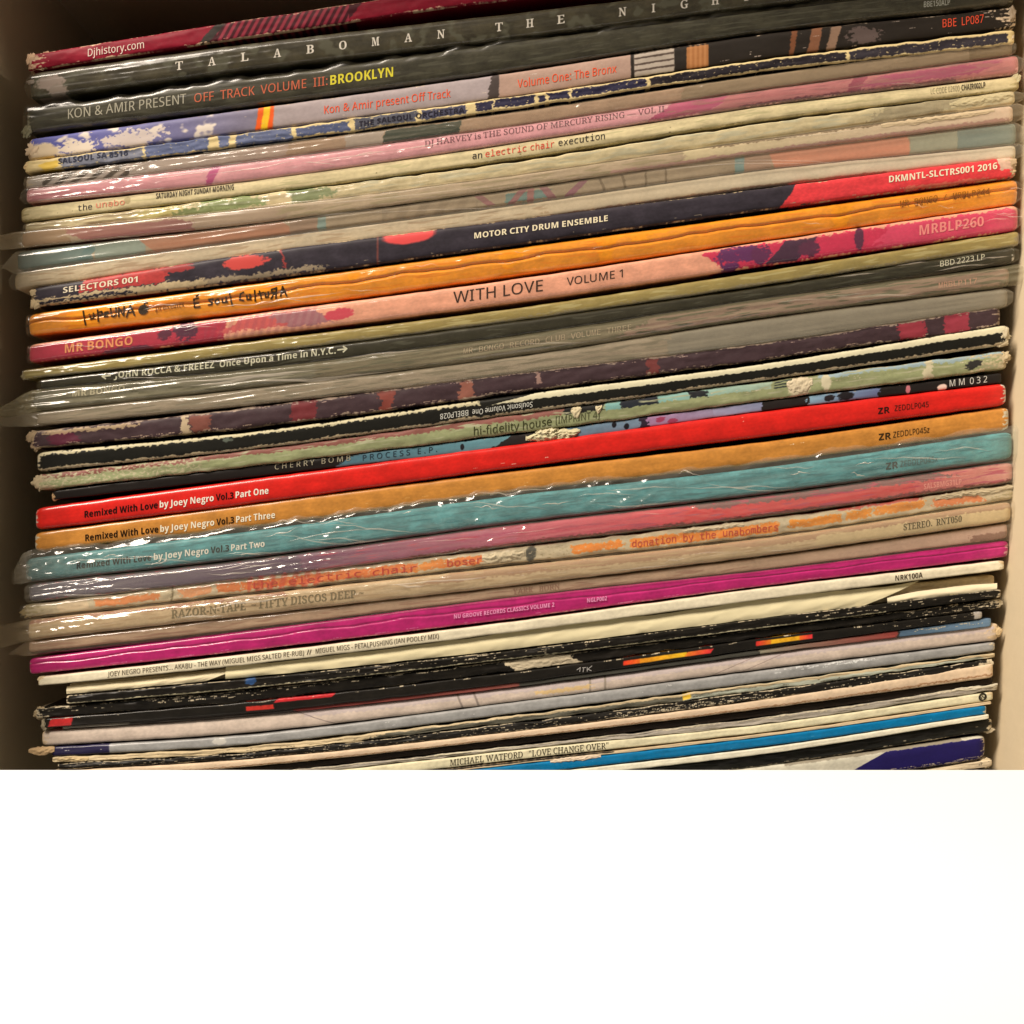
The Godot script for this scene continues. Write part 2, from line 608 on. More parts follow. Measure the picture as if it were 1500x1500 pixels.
# torn, lifted paper: a ragged sheet that stands off the spine
func torn(r: Dictionary, x0: float, x1: float, v0: float, v1: float, lift: float, col: Color, rag := 0.3) -> void:
	var nx := 34
	var ny := 12
	var v := PackedVector3Array()
	var uv := PackedVector2Array()
	for j in ny:
		var s := j / (ny - 1.0)
		for i in nx:
			var f := i / (nx - 1.0)
			var x := lerpf(x0, x1, f)
			var t := edge_top(r, x)
			var b := edge_bottom(r, x)
			var env := pow(sin(PI * clampf(f, 0.02, 0.98)), 0.5)
			var top := v0 + rag * (v1 - v0) * (1.0 - env) + wobble.get_noise_2d(x * 0.11, r.seed) * rag * 0.5
			var bot := v1 - rag * 2.0 * (v1 - v0) * (1.0 - env) + wobble.get_noise_2d(x * 0.09, r.seed + 5.0) * rag * 0.6
			var vv := lerpf(top, maxf(bot, top + 0.03), s)
			var y := lerpf(t, b, vv)
			var z := front(r, x, clampf(vv, 0.03, 0.97)) + 0.00012 + 0.6 * lift * sin(PI * s) * env * (0.6 + 0.8 * wobble.get_noise_2d(x * 0.08, s * 3.0 + r.seed)) + lift * 0.2 * wobble.get_noise_2d(x * 0.12, s * 3.0)
			v.append(grid(x, y, z))
			uv.append(Vector2(f, s))
	part("torn_paper", sheet(v, uv, nx, ny), plain(col, 0.85, 0.3), r.node)


# ---------------------------------------------------------------- the place

func board(w: float, h: float, d: float) -> ArrayMesh:
	# a box with slightly rounded long edges, cut finely enough to carry relief
	var st := SurfaceTool.new()
	st.begin(Mesh.PRIMITIVE_TRIANGLES)
	var e := 0.0012
	var prof: Array[Vector2] = []
	for q in [[1, 1, 0], [-1, 1, 90], [-1, -1, 180], [1, -1, 270]]:
		for k in 4:
			var a := deg_to_rad(q[2] + k * 30.0)
			prof.append(Vector2(q[0] * (w * 0.5 - e) + cos(a) * e, q[1] * (h * 0.5 - e) + sin(a) * e))
	var n := prof.size()
	for i in n:
		var a := prof[i]
		var b := prof[(i + 1) % n]
		var pa := Vector3(a.x, a.y, d * 0.5)
		var pb := Vector3(b.x, b.y, d * 0.5)
		var qa := Vector3(a.x, a.y, -d * 0.5)
		var qb := Vector3(b.x, b.y, -d * 0.5)
		for p in [pa, qb, pb, pa, qa, qb]:
			st.add_vertex(p)
		for p in [pa, pb, Vector3(0, 0, d * 0.5)]:
			st.add_vertex(p if true else p)
		for p in [qb, qa, Vector3(0, 0, -d * 0.5)]:
			st.add_vertex(p)
	st.generate_normals()
	return st.commit()


func build_setting() -> void:
	var shelf := Node3D.new()
	shelf.name = "record_shelf"
	shelf.set_meta("label", "off-white painted shelf compartment that holds the stack of records")
	shelf.set_meta("category", "shelf")
	add_child(shelf, true)
	var paint_m := StandardMaterial3D.new()
	paint_m.albedo_color = Color(0.81, 0.745, 0.625)
	paint_m.roughness = 0.5
	var nt := NoiseTexture2D.new()
	nt.width = 512
	nt.height = 512
	nt.seamless = true
	var fn := FastNoiseLite.new()
	fn.seed = 8
	fn.frequency = 0.03
	fn.fractal_octaves = 5
	nt.noise = fn
	paint_m.heightmap_enabled = true
	paint_m.heightmap_texture = nt
	paint_m.heightmap_scale = 0.01
	paint_m.uv1_triplanar = true
	paint_m.uv1_world_triplanar = true
	paint_m.uv1_scale = Vector3(9, 9, 9)
	var fore := 0.030
	var depth := 0.36
	var left := part("side_panel", board(0.018, 0.5, depth), paint_m, shelf)
	left.position = Vector3((-30.0 - 750.0) * U - 0.009, 0.0, fore - depth * 0.5)
	var right := part("side_panel", board(0.018, 0.5, depth), paint_m, shelf)
	right.rotation.z = deg_to_rad(-2.4)
	right.position = Vector3((1484.0 - 750.0) * U + 0.009, -0.0, fore - depth * 0.5)
	var top := part("top_panel", board(0.352, 0.018, depth - 0.004), paint_m, shelf)
	top.position = Vector3(-0.0065, (750.0 + 130.0) * U + 0.009, fore - 0.002 - depth * 0.5)
	var back := part("back_panel", board(0.36, 0.49, 0.008), paint_m, shelf)
	back.position = Vector3(0, 0, -0.325)

	# the plain white sloping board in front of the compartment
	var white := StandardMaterial3D.new()
	white.albedo_color = Color(0.955, 0.965, 0.985)
	white.roughness = 0.7
	white.metallic_specular = 0.3
	# its upper edge lies where the lowest spines go out of sight, and it slopes down and forward from there
	var edge := 0.0325
	var down := deg_to_rad(50.0)
	var o := part("front_board", board(0.62, 0.012, 0.16), white, self)
	o.rotation.x = down
	var lip := Vector3(0, -(1128.0 - 750.0) * U * (EYE - edge) / EYE, edge)
	o.position = lip + Basis(Vector3.RIGHT, down) * Vector3(0, -0.006, 0.08)
	o.set_meta("kind", "structure")
	o.set_meta("label", "plain white sloping board in front of the record stack")


func build_records() -> void:
	upper_records()
	middle_records()
	lower_records()
	bottom_records()


func upper_records() -> void:
	var r: Dictionary
	var torn_c := c(185, 150, 115, 0.62)
	r = rec("record_sleeve", 38, 1480, [74, 26, -28, -54, -76], [98, 53, -1, -28, -48], {"base": c(104, 16, 28, 0.5), "z": 0.0, "dent": 1.2, "ops": [
		["rect", 304, 520, 0.0, 1.0, c(52, 16, 20, 0.5), 2.0, 26.0], ["hatch", 318, 512, 11.0, 16.0, c(112, 34, 42, 0.5)],
		["rect", 302, 318, 0.0, 1.0, c(40, 34, 28, 0.5), 1.0, 26.0], ["wear", 0.1, 0.12, 34.0, 20.0, 0.0, torn_c], ["flecks", 26, torn_c, 0.0, 0.12, 10.0], ["flecks", 30, torn_c, 0.85, 1.0, 12.0]]},
		"worn dark red sleeve with a hatched red panel, topmost of the stack")
	letters(r, "Djhistory.com", 129, 211, 0.5, 11, c(195, 160, 140, 0.55))
	fray(r, 45, 0.3, 9, 10, torn_c)
	fray(r, 58, 0.75, 15, 8, torn_c)
	fray(r, 68, 0.12, 9, 4, c(170, 130, 100, 0.62))

	r = rec("record_sleeve", 42, 1490, [103, 62, 19, -24, -58], [141, 101, 57, 8, -26], {"base": c(48, 42, 28, 0.55), "rough": 0.4, "tone": 0.18, "dent": 0.7, "ops": [
		["mottle", 40, 1490, c(66, 62, 46, 0.55), 0.6, "c"], ["blob", 72, 0.5, 26, 0.3, c(130, 112, 96, 0.6), 0.9], ["blob", 85, 0.8, 14, 0.25, c(120, 104, 88, 0.6), 1.2]]},
		"dark olive sleeve in clear film with widely spaced pale capitals, second from the top")
	var k := 0
	for ch in "TALABOMAN":
		letters(r, ch, 263 + k * 47.9 - 5.5, 263 + k * 47.9 + 5.5, 0.52, 12.5, c(205, 195, 168, 0.62), "serifb")
		k += 1
	k = 0
	for ch in "THE NIGHT":
		if ch != " ":
			var wide := 2.6 if ch == "I" else 5.5
			letters(r, ch, 731 + k * 45.2 - wide, 731 + k * 45.2 + wide, 0.5, 12.5, c(205, 195, 168, 0.62), "serifb")
		k += 1
	pouch(r, {"x0": 34, "haze": 0.05, "col": Color(0.42, 0.4, 0.3), "dt": 0.0, "db": 1.0, "long": 0.0002, "fine": 0.00005, "left": 0.2, "rough": 0.24})
	fray(r, 52, 0.35, 16, 4, c(120, 104, 88, 0.6))

	r = rec("record_sleeve", 36, 1488, [155, 113, 61, 15, -20], [189, 152, 102, 45, 11], {"base": c(46, 42, 30, 0.55), "rough": 0.4, "tone": 0.16, "dent": 0.6, "ops": [
		["mottle", 40, 1490, c(60, 56, 42, 0.55), 0.62, "s"], ["wear", 0.0, 0.0, 12.0, 10.0, 0.0, c(105, 98, 76, 0.6)]]},
		"dark sleeve with orange and yellow capitals whose film rises in a wavy edge")
	letters(r, "KON & AMIR PRESENT", 100, 273, 0.46, 14, c(150, 140, 116, 0.6))
	letters(r, "OFF  TRACK  VOLUME  III:", 285, 480, 0.5, 13, c(178, 86, 56, 0.6))
	letters(r, "BROOKLYN", 484, 576, 0.5, 14, c(196, 176, 44, 0.6), "sansb")
	letters(r, "BBE150ALP", 1353, 1391, 0.62, 8, c(160, 155, 135, 0.6))
	pouch(r, {"x0": 32, "x1": 1484, "haze": 0.05, "col": Color(0.42, 0.4, 0.3), "dt": -5.0, "db": 2.0, "long": 0.00016, "fine": 0.00004, "wave": 9.0, "left": 0.3, "rough": 0.24, "tip_size": 20.0, "seams": [[0.0, 110, 1260, 2.2, 0.5], [0.1, 40, 300, 2.4, 0.35]]})
	fray(r, 39, 0.95, 8, 10, c(112, 104, 78, 0.6), "crumpled_corner")

	r = rec("record_sleeve", 37, 1492, [198, 157, 105, 48, 16], [230, 191, 142, 85, 47], {"base": c(140, 118, 102, 0.66), "dent": 1.0, "ops": [
		["fade", 30, 390, 0.0, 1.0, c(74, 74, 128, 0.66), c(112, 102, 106, 0.66), 3.0], ["blob", 112, 0.75, 34, 0.42, c(196, 176, 150, 0.66), 1.5], ["blob", 190, 0.62, 50, 0.4, c(176, 158, 142, 0.66), 1.8],
		["mottle", 60, 330, c(190, 172, 150, 0.66), 0.66, "c"], ["blob", 60, 0.75, 24, 0.5, c(188, 165, 130, 0.66), 0.6],
		["rect", 376, 401, 0.0, 1.0, c(196, 76, 26, 0.66), 0.5, 5.0], ["rect", 384, 394, 0.0, 1.0, c(206, 156, 30, 0.66), 0.5, 5.0],
		["rect", 401, 722, 0.0, 1.0, c(140, 124, 116, 0.66), 0.5], ["rect", 718, 731, 0.0, 1.0, c(58, 48, 42, 0.6), 3.0, 6.0], ["rect", 731, 924, 0.0, 1.0, c(150, 120, 100, 0.66), 0.5],
		["rect", 924, 1500, 0.0, 1.0, c(33, 27, 21, 0.6), 0.5], ["rect", 929, 988, 0.06, 0.94, c(152, 136, 116, 0.66), 0.5],
		["rect", 929, 988, 0.2, 0.27, c(70, 56, 46, 0.66), 0.6], ["rect", 929, 988, 0.44, 0.51, c(70, 56, 46, 0.66), 0.6], ["rect", 929, 988, 0.68, 0.75, c(70, 56, 46, 0.66), 0.6],
		["rect", 1006, 1038, 0.1, 0.96, c(144, 92, 50, 0.66), 0.5], ["hatch", 1008, 1036, 7.0, 0.0, Color(c(170, 116, 70, 0.66), 0.5)],
		["rect", 1158, 1166, 0.0, 1.0, c(104, 62, 38, 0.66), 1.5, 6.0], ["rect", 1186, 1202, 0.0, 1.0, c(112, 72, 48, 0.66), 1.5, 8.0], ["rect", 1214, 1229, 0.0, 1.0, c(120, 92, 70, 0.66), 1.5, 8.0],
		["blob", 1262, 0.6, 26, 0.4, c(80, 66, 58, 0.66), 1.9], ["wear", 0.05, 0.0, 14.0, 44.0, 0.0, c(185, 160, 128, 0.66)], ["flecks", 40, c(170, 150, 130, 0.66), 0.02, 0.98, 12.0]]},
		"sleeve with a cloudy blue end, a small striped flag and orange lettering on dusty grey")
	letters(r, "Kon & Amir present Off Track", 475, 660, 0.5, 11.5, c(200, 74, 40, 0.66))
	letters(r, "Volume One: The Bronx", 758, 903, 0.5, 12, c(200, 74, 40, 0.66))
	letters(r, "BBE  LP087", 1381, 1441, 0.42, 12, c(190, 68, 42, 0.64))
	fray(r, 50, 0.55, 14, 14, c(186, 160, 126, 0.66))
	fray(r, 1482, 0.35, 8, 13, c(150, 130, 104, 0.7))

	r = rec("record_sleeve", 36, 1487, [232, 193, 142, 87, 51], [249, 211, 160, 104, 71], {"base": c(190, 165, 112, 0.7), "dent": 1.6, "wob": 1.0, "rough": 0.6, "ops": [
		["rect", 92, 210, 0.12, 1.0, c(104, 102, 106, 0.7), 4.0], ["rect", 214, 304, 0.0, 0.94, c(84, 88, 108, 0.7), 3.0], ["rect", 321, 334, 0.0, 0.9, c(84, 88, 108, 0.7), 3.0], ["rect", 345, 428, 0.08, 1.0, c(80, 84, 102, 0.7), 3.0], ["rect", 436, 512, 0.2, 0.9, c(72, 76, 96, 0.7), 4.0],
		["rect", 520, 612, 0.1, 0.92, c(72, 70, 74, 0.7), 3.0], ["rect", 618, 684, 0.14, 0.86, c(60, 58, 70, 0.7), 3.0], ["rect", 698, 722, 0.16, 0.84, c(36, 32, 48, 0.7), 3.0], ["rect", 726, 782, 0.1, 0.8, c(34, 30, 46, 0.7), 4.0], ["rect", 788, 798, 0.3, 0.8, c(34, 30, 46, 0.7), 3.0], ["rect", 804, 834, 0.2, 0.8, c(34, 30, 46, 0.7), 4.0], ["rect", 840, 946, 0.14, 0.82, c(34, 30, 46, 0.7), 4.0],
		["rect", 952, 1238, 0.2, 0.86, c(32, 26, 28, 0.7), 3.0], ["rect", 1243, 1474, 0.22, 0.9, c(44, 38, 40, 0.7), 3.0], ["blob", 74, 0.6, 16, 0.4, c(196, 160, 66, 0.7), 0.8], ["mottle", 90, 1470, c(190, 165, 112, 0.7), 0.74, "f"]]},
		"badly scuffed navy sleeve worn to cream board, just under the one with the striped flag")
	letters(r, "SALSOUL SA 8516", 86, 188, 0.36, 8, c(52, 52, 62, 0.7), "sansb")
	letters(r, "THE SALSOUL ORCHESTRA", 526, 680, 0.52, 7.5, c(38, 34, 40, 0.7), "sansb")
	fray(r, 44, 0.5, 10, 8, c(196, 166, 116, 0.7))
	fray(r, 1478, 0.5, 9, 8, c(180, 158, 126, 0.7))

	r = rec("record_sleeve", 36, 1485, [254, 214, 164, 108, 68], [271, 234, 184, 129, 88], {"base": c(146, 116, 88, 0.72), "rough": 0.5, "ops": [
		["fade", 30, 420, 0.0, 1.0, c(150, 138, 122, 0.72), c(156, 130, 110, 0.72), 4.0], ["hatch", 62, 190, 24.0, 26.0, Color(c(42, 34, 28, 0.7), 0.85)], ["rect", 563, 674, 0.1, 1.0, c(32, 46, 36, 0.7), 2.0, 6.0],
		["rect", 505, 562, 0.0, 1.0, c(150, 132, 112, 0.72), 2.0], ["rect", 1000, 1420, 0.0, 1.0, c(128, 106, 78, 0.72), 5.0], ["rect", 1420, 1500, 0.0, 1.0, c(104, 84, 58, 0.7), 2.0], ["wear", 0.0, 0.0, 14.0, 0.0, 0.0, c(170, 150, 120, 0.7)]]},
		"tan sleeve with a dark green patch, in crinkled clear film above the pink sleeve")
	pouch(r, {"creases": [[8, 40, 480, 90, 2.6, 0.45]], "x0": 32, "haze": 0.13, "long": 0.00035, "fine": 0.00016, "left": 1.6, "dt": -1.0, "db": 1.0, "col": Color(0.72, 0.66, 0.56), "seams": [[0.05, 300, 480, 1.3, 0.5]]})

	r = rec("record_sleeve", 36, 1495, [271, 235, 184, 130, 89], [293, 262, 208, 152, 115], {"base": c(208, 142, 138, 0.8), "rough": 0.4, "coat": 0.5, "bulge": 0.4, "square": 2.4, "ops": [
		["rect", 303, 317, 0.0, 1.0, c(176, 70, 108, 0.8), 1.0, 16.0], ["fade", 40, 300, 0.5, 1.0, c(176, 108, 108, 0.8), c(208, 142, 138, 0.8), 6.0], ["rect", 966, 1056, 0.0, 1.0, c(168, 72, 94, 0.76), 4.0, 40.0], ["rect", 1056, 1500, 0.0, 1.0, c(168, 98, 92, 0.76), 5.0, 30.0],
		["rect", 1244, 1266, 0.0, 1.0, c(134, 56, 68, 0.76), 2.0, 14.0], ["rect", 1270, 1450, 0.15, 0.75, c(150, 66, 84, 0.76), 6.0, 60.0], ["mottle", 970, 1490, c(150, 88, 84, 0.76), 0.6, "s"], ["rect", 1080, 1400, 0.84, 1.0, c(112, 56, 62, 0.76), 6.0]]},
		"glossy pink sleeve in shiny film with small dark serif capitals along its middle")
	letters(r, "DJ HARVEY is THE SOUND OF MERCURY RISING — VOL II", 622, 973, 0.32, 8.5, c(104, 60, 66, 0.8), "serif")
	pouch(r, {"creases": [[7, 50, 700, 140, 2.6, 0.5], [4, 700, 1480, 120, 2.0, 0.25]], "x0": 27, "haze": 0.07, "long": 0.00035, "fine": 0.00013, "left": 2.0, "dt": -1.0, "db": 1.5, "tip_size": 12.0, "seams": [[0.06, 40, 560, 1.3, 0.5], [0.95, 60, 240, 1.6, 0.35]]})

	r = rec("record_sleeve", 28, 1496, [298, 263, 210, 154, 118], [319, 283, 232, 174, 138], {"base": c(202, 181, 132, 0.86), "rough": 0.55, "bulge": 0.45, "square": 2.3, "dent": 1.0, "ops": [
		["mottle", 30, 1490, c(180, 164, 116, 0.84), 0.66, "s"], ["blob", 186, 0.35, 5, 0.3, c(160, 140, 96, 0.84), 0.8], ["wear", 0.0, 0.14, 20.0, 20.0, 0.0, c(176, 156, 106, 0.84)], ["flecks", 12, c(96, 84, 56, 0.8), 0.5, 0.95, 5.0]]},
		"cream sleeve with typewriter lettering in black and red, under the glossy pink sleeve")
	letters(r, "the", 113, 134, 0.5, 8.5, c(56, 50, 50, 0.8), "mono")
	letters(r, "unabo", 140, 182, 0.45, 8.5, c(204, 120, 92, 0.8), "mono")
	letters(r, "SATURDAY NIGHT SUNDAY MORNING", 228, 342, 0.3, 8, c(74, 64, 52, 0.8), "sansb")
	letters(r, "an", 692, 706, 0.42, 9.5, c(40, 34, 36, 0.84), "mono")
	letters(r, "electric", 711, 771, 0.42, 9.5, c(206, 66, 50, 0.84), "mono")
	letters(r, "chair", 777, 812, 0.42, 9.5, c(206, 66, 50, 0.84), "mono")
	letters(r, "execution", 818, 886, 0.4, 9.5, c(40, 34, 36, 0.84), "mono")
	letters(r, "LC CODE 02600", 1364, 1406, 0.4, 8.5, c(128, 114, 86, 0.8))
	letters(r, "CHAIR002LP", 1409, 1444, 0.4, 8.5, c(70, 60, 46, 0.8), "sansb")
	fray(r, 1490, 0.2, 8, 8, c(196, 180, 136, 0.84))

	r = rec("record_sleeve", 34, 1490, [321, 284, 236, 178, 139], [334, 304, 256, 200, 158], {"base": c(196, 176, 130, 0.88), "rough": 0.6, "dent": 1.6, "wob": 1.0, "z": -0.001, "ops": [
		["blob", 235, 0.55, 50, 0.5, c(186, 168, 100, 0.84), 1.4], ["blob", 330, 0.5, 60, 0.7, c(134, 144, 88, 0.84), 1.8], ["blob", 280, 0.8, 30, 0.4, c(110, 120, 66, 0.84), 1.5], ["blob", 440, 0.4, 50, 0.6, c(120, 128, 84, 0.84), 1.5], ["blob", 408, 0.6, 20, 0.7, c(210, 186, 136, 0.84), 0.4],
		["mottle", 30, 200, c(150, 128, 92, 0.84), 0.5, "s"], ["mottle", 480, 1480, c(176, 164, 128, 0.84), 0.55, "s"], ["rect", 1280, 1400, 0.0, 1.0, c(150, 134, 100, 0.84), 12.0, 30.0]]},
		"cream sleeve with faded green blots, thinner of the two under the typewriter lettering")
	pouch(r, {"x0": 30, "x1": 1500, "haze": 0.12, "long": 0.0003, "fine": 0.00006, "dt": 1.0, "db": 0.0, "rough": 0.2, "col": Color(0.82, 0.78, 0.66)})
	torn(r, 1392, 1486, 0.15, 0.75, 0.0009, c(190, 172, 128, 0.86), 0.25)

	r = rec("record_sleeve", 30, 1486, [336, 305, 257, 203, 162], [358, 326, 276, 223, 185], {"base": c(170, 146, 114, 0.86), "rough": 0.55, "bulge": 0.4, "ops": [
		["fade", 100, 280, 0.15, 1.0, c(150, 88, 80, 0.84), c(128, 72, 70, 0.84), 8.0, -50.0], ["rect", 30, 100, 0.0, 1.0, c(150, 116, 82, 0.84), 5.0], ["rect", 280, 420, 0.0, 1.0, c(156, 130, 104, 0.84), 5.0], ["mottle", 400, 1100, c(146, 128, 92, 0.84), 0.55, "s"],
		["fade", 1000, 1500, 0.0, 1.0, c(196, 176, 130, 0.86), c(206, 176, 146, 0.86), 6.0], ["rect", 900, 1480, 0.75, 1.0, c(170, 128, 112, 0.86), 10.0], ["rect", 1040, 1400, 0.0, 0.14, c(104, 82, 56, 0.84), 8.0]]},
		"sleeve with a dusky red end inside a long cloudy film pouch that sticks out")
	pouch(r, {"creases": [[4, 200, 1400, 420, 2.4, 0.3]], "x0": -18, "x1": 1500, "haze": 0.17, "long": 0.00034, "fine": 0.00003, "dt": -2.0, "db": 1.0, "tip": 0.0, "tip_size": 20.0, "rough": 0.2, "lift": 0.0016, "col": Color(0.8, 0.74, 0.62), "seams": [[0.0, -18, 800, 2.4, 0.62], [0.98, -18, 620, 1.6, 0.7]]})
	torn(r, 1290, 1456, 0.02, 0.4, 0.0008, c(206, 180, 138, 0.86), 0.2)

	r = rec("record_sleeve", 22, 1492, [362, 328, 278, 223, 186], [388, 347, 297, 246, 216], {"base": c(158, 134, 102, 0.86), "rough": 0.5, "ops": [
		["fade", 20, 135, 0.0, 1.0, c(88, 104, 96, 0.84), c(100, 124, 114, 0.84), 2.0], ["rect", 120, 138, 0.1, 0.9, c(80, 112, 106, 0.84), 2.0, 20.0], ["rect", 138, 212, 0.0, 1.0, c(128, 140, 122, 0.84), 1.0], ["rect", 212, 424, 0.0, 1.0, c(170, 108, 76, 0.84), 1.0, -24.0],
		["rect", 424, 472, 0.0, 1.0, c(146, 112, 86, 0.84), 1.0], ["rect", 465, 477, 0.0, 1.0, c(116, 140, 126, 0.84), 1.0], ["hatch", 560, 700, 29.0, 10.0, Color(c(122, 100, 74, 0.84), 0.45)],
		["rect", 704, 716, 0.05, 0.95, c(140, 84, 84, 0.84), 1.0, -22.0], ["rect", 740, 806, 0.25, 0.9, c(90, 122, 112, 0.84), 3.0], ["rect", 752, 764, 0.0, 1.0, c(140, 82, 84, 0.84), 1.0, 18.0], ["rect", 772, 782, 0.0, 1.0, c(150, 88, 84, 0.84), 1.0], ["rect", 796, 808, 0.0, 1.0, c(136, 80, 84, 0.84), 1.0, -14.0], ["rect", 838, 852, 0.0, 1.0, c(138, 80, 92, 0.84), 1.0, 24.0],
		["rect", 880, 884, 0.0, 1.0, c(112, 90, 64, 0.84), 1.0, -8.0], ["rect", 912, 916, 0.0, 1.0, c(112, 90, 64, 0.84), 1.0, -6.0], ["rect", 945, 948, 0.0, 1.0, c(112, 90, 64, 0.84), 1.0], ["rect", 974, 977, 0.0, 1.0, c(112, 90, 64, 0.84), 1.0],
		["rect", 1077, 1091, 0.0, 1.0, c(112, 140, 130, 0.84), 0.5], ["rect", 1091, 1131, 0.0, 1.0, c(166, 128, 100, 0.84), 0.5], ["rect", 1131, 1334, 0.0, 1.0, c(206, 130, 96, 0.86), 0.5, -8.0], ["rect", 1334, 1404, 0.0, 1.0, c(150, 146, 118, 0.84), 1.0], ["rect", 1404, 1500, 0.0, 1.0, c(112, 124, 110, 0.84), 1.0]]},
		"sleeve of teal and brick-orange blocks in a film pouch with a pointed end")
	pouch(r, {"creases": [[5, 100, 1400, 420, 2.0, 0.3]], "x0": -2, "x1": 1498, "haze": 0.14, "long": 0.0003, "fine": 0.00002, "dt": -1.0, "db": 5.0, "tip": 4.0, "tip_size": 3.0, "rough": 0.16, "lift": 0.0013, "col": Color(0.8, 0.76, 0.66), "seams": [[0.0, -2, 600, 2.0, 0.75], [1.0, -2, 140, 1.8, 0.6], [0.72, 10, 520, 1.2, 0.5], [0.9, 700, 1440, 1.4, 0.5]]})

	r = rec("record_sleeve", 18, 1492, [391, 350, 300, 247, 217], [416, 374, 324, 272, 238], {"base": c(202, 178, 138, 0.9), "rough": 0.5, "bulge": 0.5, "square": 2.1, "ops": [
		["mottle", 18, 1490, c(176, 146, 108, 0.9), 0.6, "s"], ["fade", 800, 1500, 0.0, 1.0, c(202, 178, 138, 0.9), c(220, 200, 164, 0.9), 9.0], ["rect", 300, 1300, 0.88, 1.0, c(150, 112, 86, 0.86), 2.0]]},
		"thick plain cream sleeve in clear film, directly above the black and red sleeve")
	pouch(r, {"x0": 10, "x1": 1500, "haze": 0.1, "long": 0.00026, "fine": 0.00002, "dt": -3.0, "db": 1.0, "tip_size": 12.0, "rough": 0.16, "lift": 0.001, "seams": [[0.93, 160, 1400, 1.2, 0.45]]})


